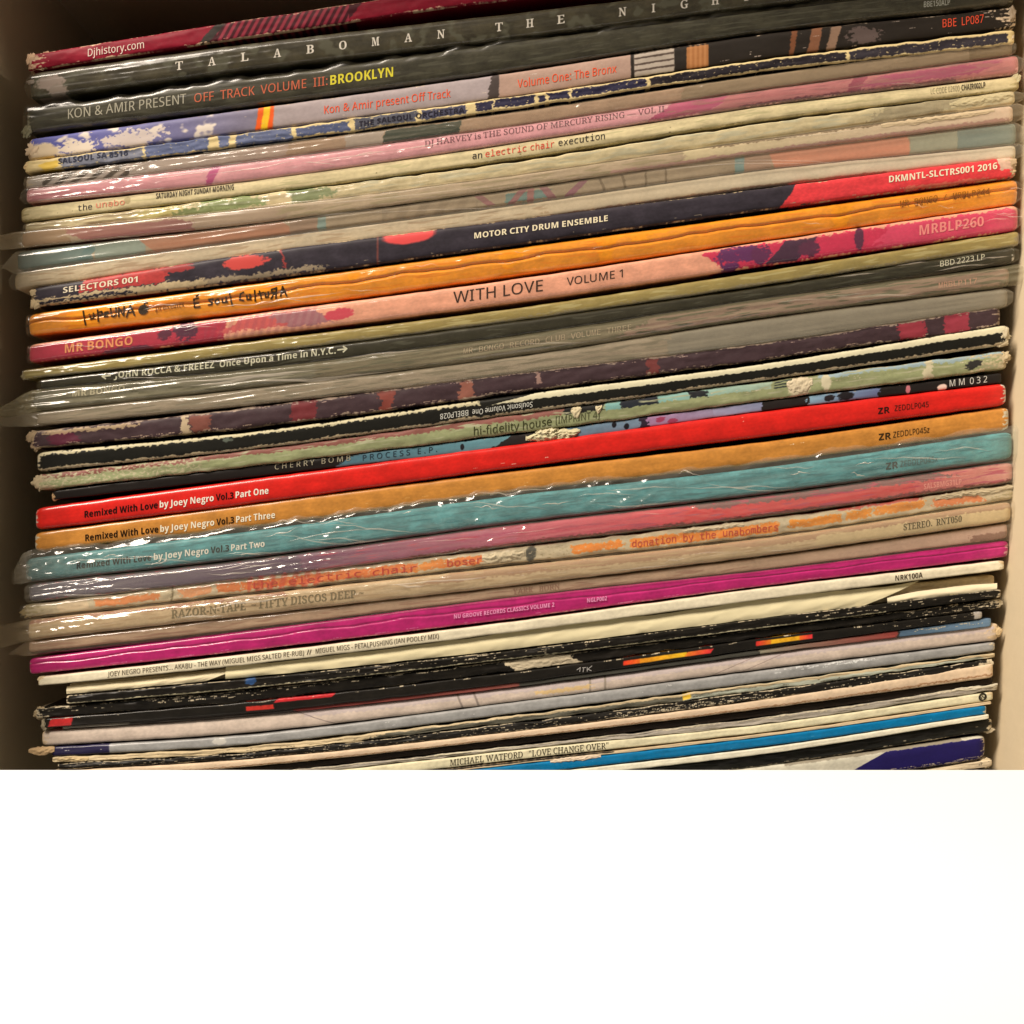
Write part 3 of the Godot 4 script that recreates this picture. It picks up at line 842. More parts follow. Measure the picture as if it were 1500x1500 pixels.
func middle_records() -> void:
	var r: Dictionary
	var torn_c := c(186, 160, 118, 0.92)
	r = rec("record_sleeve", 44, 1490, [418, 370, 322, 275, 237], [447, 411, 360, 307, 268], {"base": c(54, 47, 50, 0.92), "rough": 0.4, "bulge": 0.3, "tone": 0.1, "ops": [
		["rect", 118, 246, 0.0, 0.62, c(176, 62, 56, 0.92), 5.0, 12.0], ["blob", 262, 0.14, 26, 0.2, c(150, 54, 50, 0.92), 1.0], ["blob", 360, 0.3, 36, 0.26, c(196, 72, 62, 0.92), 0.7], ["rect", 414, 418, 0.0, 0.7, c(150, 60, 54, 0.92), 3.0, -10.0],
		["blob", 600, 0.12, 42, 0.34, c(216, 76, 70, 0.92), 0.15], ["rect", 552, 555, 0.0, 1.0, c(110, 62, 54, 0.92), 0.4], ["rect", 1155, 1500, 0.0, 1.0, c(216, 62, 62, 0.94), 2.0, 26.0], ["rect", 1462, 1500, 0.0, 0.6, c(206, 166, 136, 0.94), 4.0],
		["rect", 40, 300, 0.66, 1.0, torn_c, 16.0], ["rect", 300, 470, 0.74, 0.94, Color(torn_c, 0.7), 18.0], ["rect", 44, 190, 0.78, 0.9, c(48, 42, 46, 0.92), 14.0], ["wear", 0.06, 0.05, 14.0, 16.0, 0.0, torn_c], ["rect", 1320, 1440, 0.8, 1.0, Color(c(190, 120, 84, 0.92), 0.6), 14.0], ["flecks", 40, c(170, 150, 116, 0.9), 0.8, 1.0, 14.0]]},
		"black sleeve with red patches and a solid red end, lettered in cream capitals")
	letters(r, "SELECTORS 001", 94, 203, 0.36, 8.5, c(226, 206, 170, 0.9), "sansb")
	letters(r, "MOTOR CITY DRUM ENSEMBLE", 695, 890, 0.45, 8.5, c(232, 212, 168, 0.92), "sansb")
	letters(r, "DKMNTL-SLCTRS001 2016", 1301, 1459, 0.36, 9.5, c(244, 222, 180, 0.96), "sansb")
	fray(r, 50, 0.25, 7, 6, torn_c)
	fray(r, 53, 0.85, 9, 9, torn_c)
	fray(r, 1480, 0.3, 10, 8, c(190, 160, 120, 0.92))
	fray(r, 1474, 0.75, 14, 6, c(186, 156, 112, 0.92))

	r = rec("record_sleeve", 38, 1495, [455, 414, 363, 312, 270], [488, 455, 404, 351, 308], {"base": c(246, 148, 34, 0.98), "rough": 0.32, "coat": 0.8, "bulge": 0.3, "tone": 0.05, "crease": [0.42, 0.0009], "ops": [["mottle", 38, 1490, c(236, 132, 26, 0.98), 0.66, "s"], ["wear", 0.0, 0.0, 4.0, 6.0, 0.0, c(230, 176, 110, 0.98)]]},
		"bright orange shrink-wrapped sleeve with black hand lettering")
	var ink := c(58, 40, 22, 0.98)
	strokes(r, "hand_lettering", [
		[Vector2(122, 9), Vector2(125, -12)], [Vector2(131, 3), Vector2(133, -4), Vector2(137, -3), Vector2(137, 4)], [Vector2(137, 4), Vector2(139, -4)], [Vector2(143, 8), Vector2(144, -9)], [Vector2(143, 4), Vector2(149, 5), Vector2(150, 0), Vector2(144, -1)], [Vector2(154, 0), Vector2(158, 1), Vector2(158, 3), Vector2(154, 3), Vector2(153, -3), Vector2(158, -3)],
		[Vector2(162, 8), Vector2(163, -3), Vector2(167, -5), Vector2(170, -2), Vector2(170, 8)], [Vector2(174, -6), Vector2(174, 7), Vector2(181, -5), Vector2(182, 8)], [Vector2(185, -8), Vector2(191, 8), Vector2(197, -7)], [Vector2(187, -2), Vector2(196, -1)],
		[Vector2(291, 7), Vector2(284, 6), Vector2(285, -6), Vector2(293, -6)], [Vector2(284, 0), Vector2(291, 0)], [Vector2(287, 10), Vector2(291, 12)],
		[Vector2(312, 3), Vector2(306, 3), Vector2(307, 0), Vector2(311, -2), Vector2(310, -5), Vector2(305, -5)], [Vector2(316, 1), Vector2(319, 2), Vector2(321, -2), Vector2(318, -5), Vector2(315, -2), Vector2(316, 1)], [Vector2(325, 2), Vector2(326, -4), Vector2(331, -4), Vector2(331, 3)], [Vector2(331, 3), Vector2(333, -5)], [Vector2(336, 9), Vector2(340, -10)],
		[Vector2(357, 7), Vector2(352, 5), Vector2(351, -3), Vector2(357, -5)], [Vector2(361, 2), Vector2(362, -4), Vector2(366, -4), Vector2(366, 3)], [Vector2(366, 3), Vector2(368, -5)], [Vector2(373, 8), Vector2(374, -8)], [Vector2(380, 6), Vector2(383, -6)], [Vector2(378, 2), Vector2(386, 3)], [Vector2(388, 2), Vector2(389, -4), Vector2(393, -4), Vector2(393, 3)],
		[Vector2(405, 8), Vector2(404, -8)], [Vector2(405, 7), Vector2(398, 6), Vector2(398, 1), Vector2(404, 1)], [Vector2(402, 1), Vector2(397, -8)], [Vector2(411, -6), Vector2(414, 8), Vector2(420, -7)], [Vector2(412, -1), Vector2(418, 0)]], 0.46, 2.3, ink)
	var ball := []
	for i in 5:
		var ring := []
		for j in 15:
			ring.append(Vector2(210 + cos(TAU * j / 14.0) * (6.6 - i * 1.4), sin(TAU * j / 14.0) * (6.2 - i * 1.3)))
		ball.append(ring)
	ball.append([Vector2(211, 6), Vector2(213, 11), Vector2(216, 9)])
	strokes(r, "bomb_mark", ball, 0.46, 2.0, c(58, 44, 28, 0.98))
	letters(r, "presents", 228, 270, 0.46, 7.5, c(128, 78, 30, 0.98))
	letters(r, "MR BONGO / MRBLP244", 1318, 1450, 0.36, 9, c(146, 84, 22, 0.98), "mono")
	pouch(r, {"creases": [[5, 90, 480, 130, 3.0, 0.45], [9, 500, 1490, 60, 2.0, 0.35]], "x0": 36, "x1": 1497, "haze": 0.02, "dt": 0.0, "db": 0.0, "lift": 0.0003, "long": 0.00022, "fine": 0.00009, "left": 0.8})

	r = rec("record_sleeve", 40, 1494, [500, 459, 409, 353, 309], [528, 492, 444, 389, 347], {"base": c(232, 160, 122, 0.98), "rough": 0.36, "coat": 0.5, "bulge": 0.24, "square": 4.0, "tone": 0.05, "ops": [
		["rect", 30, 330, 0.14, 1.0, c(182, 50, 66, 0.96), 3.0], ["blob", 242, 0.5, 12, 0.3, c(96, 40, 56, 0.96), 1.0], ["blob", 272, 0.4, 18, 0.5, c(90, 42, 60, 0.96), 1.2], ["blob", 190, 1.0, 40, 0.25, c(110, 40, 60, 0.96), 0.8], ["rect", 330, 440, 0.14, 0.7, c(206, 92, 84, 0.96), 9.0, 60.0], ["rect", 410, 475, 0.18, 0.8, c(168, 112, 108, 0.96), 9.0, -30.0], ["blob", 496, 0.5, 22, 0.26, c(206, 70, 80, 0.96), 0.8],
		["hatch", 300, 470, 12.0, 10.0, Color(c(150, 70, 80, 0.96), 0.25)], ["rect", 1042, 1500, 0.13, 0.97, c(206, 46, 76, 0.98), 4.0, -50.0], ["blob", 1085, 0.4, 34, 0.35, c(98, 38, 84, 0.98), 1.6], ["blob", 1070, 0.85, 18, 0.2, c(98, 38, 84, 0.98), 1.2], ["blob", 1115, 0.5, 14, 0.4, c(98, 38, 74, 0.98), 1.6], ["rect", 1137, 1184, 0.13, 0.95, c(72, 38, 58, 0.98), 2.0, 36.0], ["blob", 1186, 0.6, 18, 0.35, c(92, 38, 62, 0.98), 1.0], ["blob", 1258, 0.4, 7, 0.5, c(92, 38, 62, 0.98), 0.8], ["rect", 1290, 1500, 0.13, 0.97, Color(c(218, 74, 98, 0.98), 0.7), 10.0, 20.0],
		["wear", 0.0, 0.0, 5.0, 5.0, 0.0, c(220, 130, 110, 0.96)]]},
		"salmon sleeve with crimson ends and dark plain capitals at its middle")
	letters(r, "MR BONGO", 96, 195, 0.5, 12.5, c(232, 146, 92, 0.96), "sansb")
	letters(r, "WITH LOVE", 664, 795, 0.44, 16.5, c(56, 34, 24, 0.98))
	letters(r, "VOLUME 1", 830, 912, 0.44, 11.5, c(56, 34, 24, 0.98))
	letters(r, "MRBLP260", 1346, 1440, 0.46, 14.5, c(246, 140, 126, 0.98), "sansb")
	pouch(r, {"creases": [[3, 60, 440, 90, 1.8, 0.45], [4, 1330, 1490, 70, 2.0, 0.4]], "x0": 38, "x1": 1496, "haze": 0.02, "dt": 0.0, "db": 0.0, "lift": 0.0003, "long": 0.0001, "fine": 0.00006, "left": 0.5})

	r = rec("record_sleeve", 31, 1494, [537, 499, 452, 396, 349], [551, 517, 470, 416, 370], {"base": c(150, 128, 66, 0.92), "rough": 0.36, "coat": 0.4, "bulge": 0.5, "square": 2.1, "ops": [["mottle", 31, 1490, c(176, 156, 96, 0.92), 0.6, "s"], ["wear", 0.0, 0.3, 12.0, 10.0, 0.0, c(150, 132, 90, 0.9)]]},
		"thin plain gold sleeve with an open torn end")
	pouch(r, {"x0": 33, "x1": 1494, "haze": 0.04, "dt": 0.0, "db": 1.0, "lift": 0.0004, "long": 0.0002, "fine": 0.00012, "left": 1.6, "seams": [[0.9, 60, 450, 1.3, 0.5]]})
	fray(r, 38, 0.7, 9, 6, c(150, 134, 94, 0.9))

	r = rec("record_sleeve", 58, 1488, [555, 520, 472, 420, 372], [567, 540, 491, 436, 391], {"base": c(42, 38, 28, 0.9), "rough": 0.36, "bulge": 0.42, "square": 2.3, "tone": 0.12, "ops": [["mottle", 58, 1488, c(70, 66, 52, 0.9), 0.68, "s"], ["wear", 0.0, 0.0, 0.0, 8.0, 0.0, c(210, 200, 180, 0.9)]]},
		"thin black sleeve with bold pale lettering between two arrows")
	var pale := c(206, 196, 160, 0.92)
	strokes(r, "arrow_mark", [[Vector2(162, 0), Vector2(151, 0)], [Vector2(155, 4), Vector2(150, 0), Vector2(155, -4)]], 0.36, 2.2, pale)
	strokes(r, "arrow_mark", [[Vector2(495, 0), Vector2(507, 0)], [Vector2(503, 4), Vector2(508, 0), Vector2(503, -4)]], 0.36, 2.2, pale)
	letters(r, "JOHN ROCCA & FREEEZ", 167, 314, 0.36, 9.5, pale, "sansb")
	letters(r, "Once Upon a Time in N.Y.C.", 322, 492, 0.36, 9.5, pale, "sansb")
	letters(r, "BBD 2223 LP", 1377, 1442, 0.36, 8.5, pale)
	pouch(r, {"creases": [[5, 60, 500, 120, 2.2, 0.35], [5, 1200, 1460, 90, 2.6, 0.4]], "x0": 52, "x1": 1492, "haze": 0.045, "col": Color(0.62, 0.6, 0.45), "dt": -1.0, "db": 3.0, "long": 0.00016, "fine": 0.00007, "left": 0.4, "tip_size": 9.0, "seams": [[0.75, 520, 1250, 1.8, 0.5], [0.98, 120, 250, 2.0, 0.4], [0.9, 1330, 1420, 2.6, 0.6]]})

	r = rec("record_sleeve", 45, 1482, [571, 541, 494, 438, 398], [599, 566, 521, 463, 425], {"base": c(106, 92, 70, 0.9), "rough": 0.5, "z": -0.0008, "bulge": 0.4, "ops": [["fade", 45, 460, 0.0, 1.0, c(104, 98, 80, 0.9), c(112, 104, 84, 0.9), 4.0], ["rect", 930, 1490, 0.0, 0.9, c(146, 112, 94, 0.9), 12.0, 60.0], ["mottle", 45, 1480, c(70, 66, 50, 0.9), 0.58, "s"]]},
		"sleeve behind thick grey film with faint spaced lettering, upper of the cloudy grey pair")
	letters(r, "MR BONGO", 105, 182, 0.3, 9, c(190, 176, 140, 0.9), "sansb")
	letters(r, "MR BONGO RECORD CLUB VOLUME THREE", 679, 925, 0.4, 8, c(178, 152, 120, 0.9), "mono")
	letters(r, "MRBLP117", 1376, 1432, 0.5, 8, c(206, 140, 116, 0.9), "mono")
	pouch(r, {"creases": [[4, 60, 620, 260, 5.0, 0.5], [5, 560, 1460, 200, 3.0, 0.25]], "x0": -30, "x1": 1502, "haze": 0.23, "col": Color(0.72, 0.69, 0.56), "dt": -3.0, "db": 1.0, "long": 0.0006, "fine": 0.00006, "left": 1.0, "tip": 18.0, "tip_size": 8.0, "rough": 0.14, "lift": 0.0012, "seams": [[0.5, 540, 1200, 1.2, 0.4], [0.0, -30, 220, 1.8, 0.55], [1.0, -30, 160, 1.8, 0.5]]})

	r = rec("record_sleeve", 50, 1480, [601, 568, 523, 466, 428], [621, 592, 549, 503, 457], {"base": c(146, 128, 102, 0.9), "rough": 0.5, "z": -0.0008, "bulge": 0.4, "ops": [["mottle", 50, 1480, c(118, 106, 82, 0.9), 0.55, "s"], ["rect", 980, 1490, 0.0, 1.0, c(126, 116, 96, 0.9), 10.0]]},
		"taupe sleeve behind thick grey film, lower of the cloudy grey pair")
	pouch(r, {"x0": -30, "x1": 1484, "haze": 0.17, "col": Color(0.72, 0.68, 0.58), "dt": -1.0, "db": 1.0, "long": 0.0004, "fine": 0.00005, "left": 0.6, "tip": -2.0, "tip_size": 10.0, "rough": 0.16, "lift": 0.001, "seams": [[0.04, 0, 700, 1.8, 0.45], [1.0, -30, 200, 1.8, 0.5]]})

	r = rec("record_sleeve", 40, 1469, [629, 595, 547, 501, 455], [655, 626, 576, 526, 484], {"base": c(66, 48, 48, 0.92), "rough": 0.5, "dent": 1.3, "wob": 0.9, "ops": [
		["blob", 90, 0.6, 30, 0.4, c(92, 40, 52, 0.92), 1.0], ["rect", 276, 306, 0.1, 0.9, c(120, 70, 56, 0.92), 6.0], ["rect", 424, 462, 0.0, 1.0, c(112, 46, 46, 0.92), 6.0], ["rect", 556, 576, 0.0, 1.0, c(124, 60, 48, 0.92), 5.0], ["rect", 674, 692, 0.0, 1.0, c(140, 86, 68, 0.92), 5.0], ["rect", 786, 792, 0.1, 0.7, c(150, 116, 100, 0.92), 4.0], ["rect", 950, 966, 0.0, 1.0, c(112, 56, 50, 0.92), 5.0],
		["rect", 1318, 1356, 0.0, 1.0, c(142, 52, 58, 0.92), 5.0], ["rect", 1384, 1422, 0.0, 1.0, c(146, 54, 62, 0.92), 5.0], ["wear", 0.16, 0.16, 18.0, 12.0, 0.1, c(160, 136, 112, 0.92)], ["rect", 60, 200, 0.1, 0.3, Color(c(190, 160, 116, 0.92), 0.8), 18.0], ["rect", 262, 274, 0.0, 1.0, c(184, 158, 120, 0.92), 5.0], ["flecks", 160, c(190, 160, 130, 0.92), 0.8, 1.0, 16.0], ["flecks", 60, c(170, 140, 120, 0.92), 0.0, 0.2, 12.0]]},
		"purple-brown sleeve with reddish bands, worn to pale board along both edges")
	fray(r, 47, 0.3, 12, 10, c(178, 150, 112, 0.92))
	fray(r, 53, 0.8, 10, 9, c(172, 144, 108, 0.92))

	r = rec("record_sleeve", 53, 1479, [661, 632, 580, 532, 484], [689, 657, 607, 556, 512], {"base": c(30, 28, 22, 0.95), "rough": 0.4, "bulge": 0.3, "ops": [
		["rect", 40, 700, 0.0, 0.2, c(196, 180, 136, 0.95), 4.0], ["rect", 690, 1490, 0.0, 0.36, c(212, 198, 156, 0.95), 2.0, 200.0], ["rect", 40, 1490, 0.86, 1.0, c(176, 154, 116, 0.95), 3.0], ["wear", 0.0, 0.12, 10.0, 22.0, 0.0, c(196, 178, 140, 0.95)], ["blob", 334, 0.3, 9, 0.2, c(92, 96, 80, 0.95), 1.0]]},
		"black sleeve with cream edges and small upside-down white lettering")
	letters(r, "Soulsonic Volume One", 692, 780, 0.62, 8, c(206, 198, 176, 0.95), "sans", true)
	letters(r, "BBELP028", 645, 686, 0.6, 8, c(206, 198, 176, 0.95), "sans", true)
	fray(r, 1470, 0.5, 10, 13, c(196, 178, 140, 0.95))
	fray(r, 1466, 0.9, 14, 6, c(190, 168, 128, 0.95))

	r = rec("record_sleeve", 49, 1477, [693, 658, 607, 558, 520], [716, 682, 635, 586, 547], {"base": c(146, 146, 100, 0.97), "rough": 0.5, "dent": 1.4, "wob": 0.9, "bulge": 0.4, "ops": [
		["rect", 60, 826, 0.0, 0.34, c(136, 84, 70, 0.95), 5.0], ["rect", 826, 884, 0.0, 0.36, c(34, 32, 28, 0.95), 3.0], ["rect", 886, 910, 0.0, 0.44, c(124, 164, 148, 0.97), 2.0], ["rect", 910, 962, 0.0, 0.42, c(38, 40, 44, 0.95), 3.0], ["fade", 962, 1130, 0.0, 0.4, c(134, 172, 154, 0.97), c(160, 172, 142, 0.97), 3.0], ["rect", 1010, 1034, 0.05, 0.4, c(36, 36, 36, 0.95), 4.0], ["rect", 1134, 1166, 0.1, 0.16, c(40, 44, 44, 0.95), 1.0], ["rect", 1134, 1166, 0.24, 0.3, c(40, 44, 44, 0.95), 1.0], ["rect", 1134, 1164, 0.38, 0.44, c(40, 44, 44, 0.95), 1.0],
		["rect", 1200, 1480, 0.0, 0.24, c(150, 164, 158, 0.97), 8.0], ["mottle", 49, 1470, c(170, 164, 124, 0.97), 0.68, "s"], ["mottle", 49, 300, c(178, 164, 124, 0.95), 0.52, "f"], ["wear", 0.06, 0.04, 40.0, 60.0, 0.0, c(196, 176, 134, 0.97)], ["blob", 1172, 0.5, 18, 0.6, c(206, 186, 146, 0.97), 0.7], ["blob", 1210, 0.4, 8, 0.5, c(206, 190, 150, 0.97), 0.7], ["rect", 1354, 1366, 0.0, 1.0, c(196, 180, 140, 0.97), 4.0, 6.0], ["blob", 1426, 0.55, 12, 0.3, c(48, 46, 40, 0.97), 1.2], ["flecks", 50, c(200, 182, 146, 0.97), 0.25, 0.45, 14.0]]},
		"olive green sleeve with a dusty rose upper edge and cream torn spots")
	letters(r, "hi-fidelity house", 694, 808, 0.64, 12, c(60, 58, 32, 0.97))
	letters(r, "[IMPRINT 4]", 814, 878, 0.6, 10.5, c(84, 82, 52, 0.97))
	fray(r, 57, 0.5, 12, 12, c(190, 166, 126, 0.95))
	fray(r, 1470, 0.35, 12, 11, c(196, 172, 130, 0.97))
	torn(r, 836, 852, 0.02, 0.6, 0.0009, c(206, 186, 142, 0.97))
	torn(r, 872, 882, 0.1, 0.5, 0.0008, c(206, 186, 142, 0.97))
	torn(r, 1152, 1190, 0.05, 0.85, 0.001, c(212, 190, 150, 0.97))

	r = rec("record_sleeve", 74, 1470, [719, 682, 637, 587, 551], [733, 698, 654, 601, 566], {"base": c(33, 28, 24, 0.95), "rough": 0.38, "bulge": 0.36, "ops": [
		["fade", 505, 735, 0.0, 1.0, c(76, 108, 114, 0.95), c(96, 136, 136, 0.95), 6.0, 40.0], ["blob", 677, 0.5, 3.2, 0.3, c(34, 32, 32, 0.95), 0.2], ["rect", 735, 830, 0.0, 1.0, c(42, 36, 32, 0.95), 6.0, 40.0], ["fade", 826, 960, 0.0, 1.0, c(98, 118, 128, 0.95), c(120, 136, 146, 0.95), 5.0], ["blob", 900, 0.3, 4, 0.3, c(30, 28, 30, 0.95), 0.3], ["blob", 918, 0.6, 4, 0.3, c(30, 28, 30, 0.95), 0.3], ["rect", 938, 950, 0.0, 1.0, c(48, 36, 46, 0.95), 4.0], ["fade", 950, 1044, 0.0, 1.0, c(156, 116, 140, 0.95), c(150, 134, 150, 0.95), 5.0], ["blob", 968, 0.4, 8, 0.3, c(150, 62, 84, 0.95), 1.0], ["blob", 985, 0.7, 8, 0.25, c(150, 62, 84, 0.95), 1.0], ["fade", 1044, 1118, 0.0, 1.0, c(154, 144, 160, 0.95), c(132, 134, 152, 0.95), 3.0],
		["rect", 1118, 1186, 0.0, 1.0, c(40, 34, 30, 0.95), 3.0, 6.0], ["fade", 1186, 1300, 0.0, 1.0, c(132, 160, 168, 0.95), c(96, 100, 128, 0.95), 8.0, 10.0], ["blob", 1216, 0.5, 9, 0.35, c(40, 34, 34, 0.95), 0.8], ["blob", 1240, 0.5, 14, 0.5, c(36, 32, 32, 0.95), 0.8], ["rect", 1288, 1500, 0.0, 1.0, c(36, 31, 27, 0.95), 4.0], ["blob", 1331, 0.5, 4, 0.5, c(190, 110, 110, 0.95), 0.6], ["blob", 1381, 0.75, 8, 0.4, c(230, 196, 170, 0.95), 0.3], ["flecks", 20, c(150, 140, 120, 0.95), 0.0, 0.12, 8.0]]},
		"dark sleeve with a blurred blue and pink picture and a torn lifted patch")
	letters(r, "C H E R R Y   B O M B", 402, 513, 0.3, 8, c(160, 148, 118, 0.95))
	letters(r, "P R O C E S S   E . P .", 531, 640, 0.4, 8, c(44, 56, 62, 0.95))
	letters(r, "M M  0 3 2", 1392, 1447, 0.42, 9.5, c(200, 192, 172, 0.97))
	torn(r, 770, 850, 0.05, 0.95, 0.0022, c(206, 190, 144, 0.97), 0.3)
	torn(r, 784, 820, -0.25, 0.5, 0.0026, c(212, 194, 150, 0.97), 0.35)
	torn(r, 806, 846, 0.3, 1.1, 0.0028, c(200, 180, 136, 0.97), 0.35)
	fray(r, 80, 0.55, 7, 8, c(176, 140, 96, 0.95))

	r = rec("record_sleeve", 50, 1476, [741, 701, 652, 602, 567], [774, 737, 686, 639, 600], {"base": c(214, 36, 27, 1.0), "rough": 0.32, "coat": 0.5, "bulge": 0.26, "square": 3.4, "tone": 0.05, "ops": [["wear", 0.0, 0.0, 7.0, 10.0, 0.0, c(226, 206, 180, 1.0)], ["flecks", 6, c(240, 190, 160, 1.0), 0.7, 0.95, 12.0, 690, 820], ["flecks", 3, c(240, 190, 160, 1.0), 0.1, 0.3, 8.0, 1060, 1110]]},
		"glossy bright red sleeve with black and white lettering at one end")
	love_letters(r, "Part One", [125, 232, 235, 314, 317, 343, 346, 394], 0.56, 9.5, c(24, 12, 10, 1.0), c(240, 228, 204, 1.0), c(40, 12, 10, 1.0))
	letters(r, "ZR", 1285, 1302, 0.55, 9, c(50, 22, 16, 1.0), "sansb")
	letters(r, "ZEDDLP045", 1309, 1359, 0.52, 8, c(60, 26, 18, 1.0))

	r = rec("record_sleeve", 48, 1481, [777, 737, 690, 646, 603], [805, 771, 721, 678, 637], {"base": c(198, 130, 54, 1.0), "rough": 0.36, "coat": 0.4, "bulge": 0.26, "square": 3.4, "tone": 0.06, "ops": [["wear", 0.0, 0.0, 9.0, 16.0, 0.0, c(222, 206, 172, 1.0)], ["flecks", 3, c(250, 226, 190, 1.0), 0.28, 0.34, 14.0, 1155, 1175], ["flecks", 8, c(226, 170, 96, 1.0), 0.6, 0.9, 10.0, 520, 800]]},
		"ochre sleeve with lettering partly covered by the crumpled film below it")
	love_letters(r, "Part Three", [125, 232, 235, 314, 317, 343, 346, 403], 0.6, 9.5, c(34, 20, 10, 1.0), c(236, 220, 184, 1.0), c(46, 26, 12, 1.0))
	letters(r, "ZR", 1287, 1305, 0.52, 9.5, c(56, 40, 20, 1.0), "sansb")
	letters(r, "ZEDDLP045z", 1308, 1361, 0.5, 8.5, c(62, 44, 24, 1.0))

	r = rec("record_sleeve", 34, 1486, [814, 777, 726, 684, 640], [848, 814, 765, 721, 680], {"base": c(86, 146, 140, 1.0), "rough": 0.36, "bulge": 0.3, "tone": 0.1, "ops": [["mottle", 34, 1486, c(70, 124, 120, 1.0), 0.6, "s"], ["fade", 34, 210, 0.0, 1.0, c(96, 124, 116, 1.0), c(86, 146, 140, 1.0), 6.0]]},
		"teal sleeve wrapped in loose, glittering crumpled film")
	love_letters(r, "Part Two", [113, 222, 226, 306, 309, 336, 339, 388], 0.56, 9.5, c(22, 34, 32, 1.0), c(236, 228, 196, 1.0), c(26, 40, 38, 1.0))
	letters(r, "ZR", 1297, 1315, 0.62, 10, c(48, 62, 58, 1.0), "sansb")
	letters(r, "ZEDDLP045x", 1318, 1373, 0.62, 8.5, c(70, 96, 90, 1.0))
	pouch(r, {"creases": [[10, 40, 620, 200, 2.6, 0.4], [10, 560, 1460, 220, 2.6, 0.4], [12, 60, 1440, 50, 2.4, 0.6]], "x0": 18, "x1": 1498, "haze": 0.1, "dt": -12.0, "db": 2.0, "wave": 8.0, "lift": 0.0015, "long": 0.0005, "fine": 0.00028, "fx": 0.03, "fy": 0.07, "left": 0.5, "tip_size": 22.0, "tip": 12.0, "rough": 0.15, "seams": [[0.0, 20, 560, 2.4, 0.4], [1.0, 20, 140, 2.0, 0.4], [0.3, 200, 1420, 1.8, 0.42], [0.05, 700, 1200, 1.6, 0.35]]})


func love_letters(r: Dictionary, last: String, at: Array, v: float, cap: float, a: Color, b: Color, d: Color) -> void:
	letters(r, "Remixed With Love", at[0], at[1], v, cap, a, "sansb")
	letters(r, "by Joey Negro", at[2], at[3], v, cap, b, "sansb")
	letters(r, "Vol.3", at[4], at[5], v, cap, d, "sansb")
	letters(r, last, at[6], at[7], v, cap, b, "sansb")


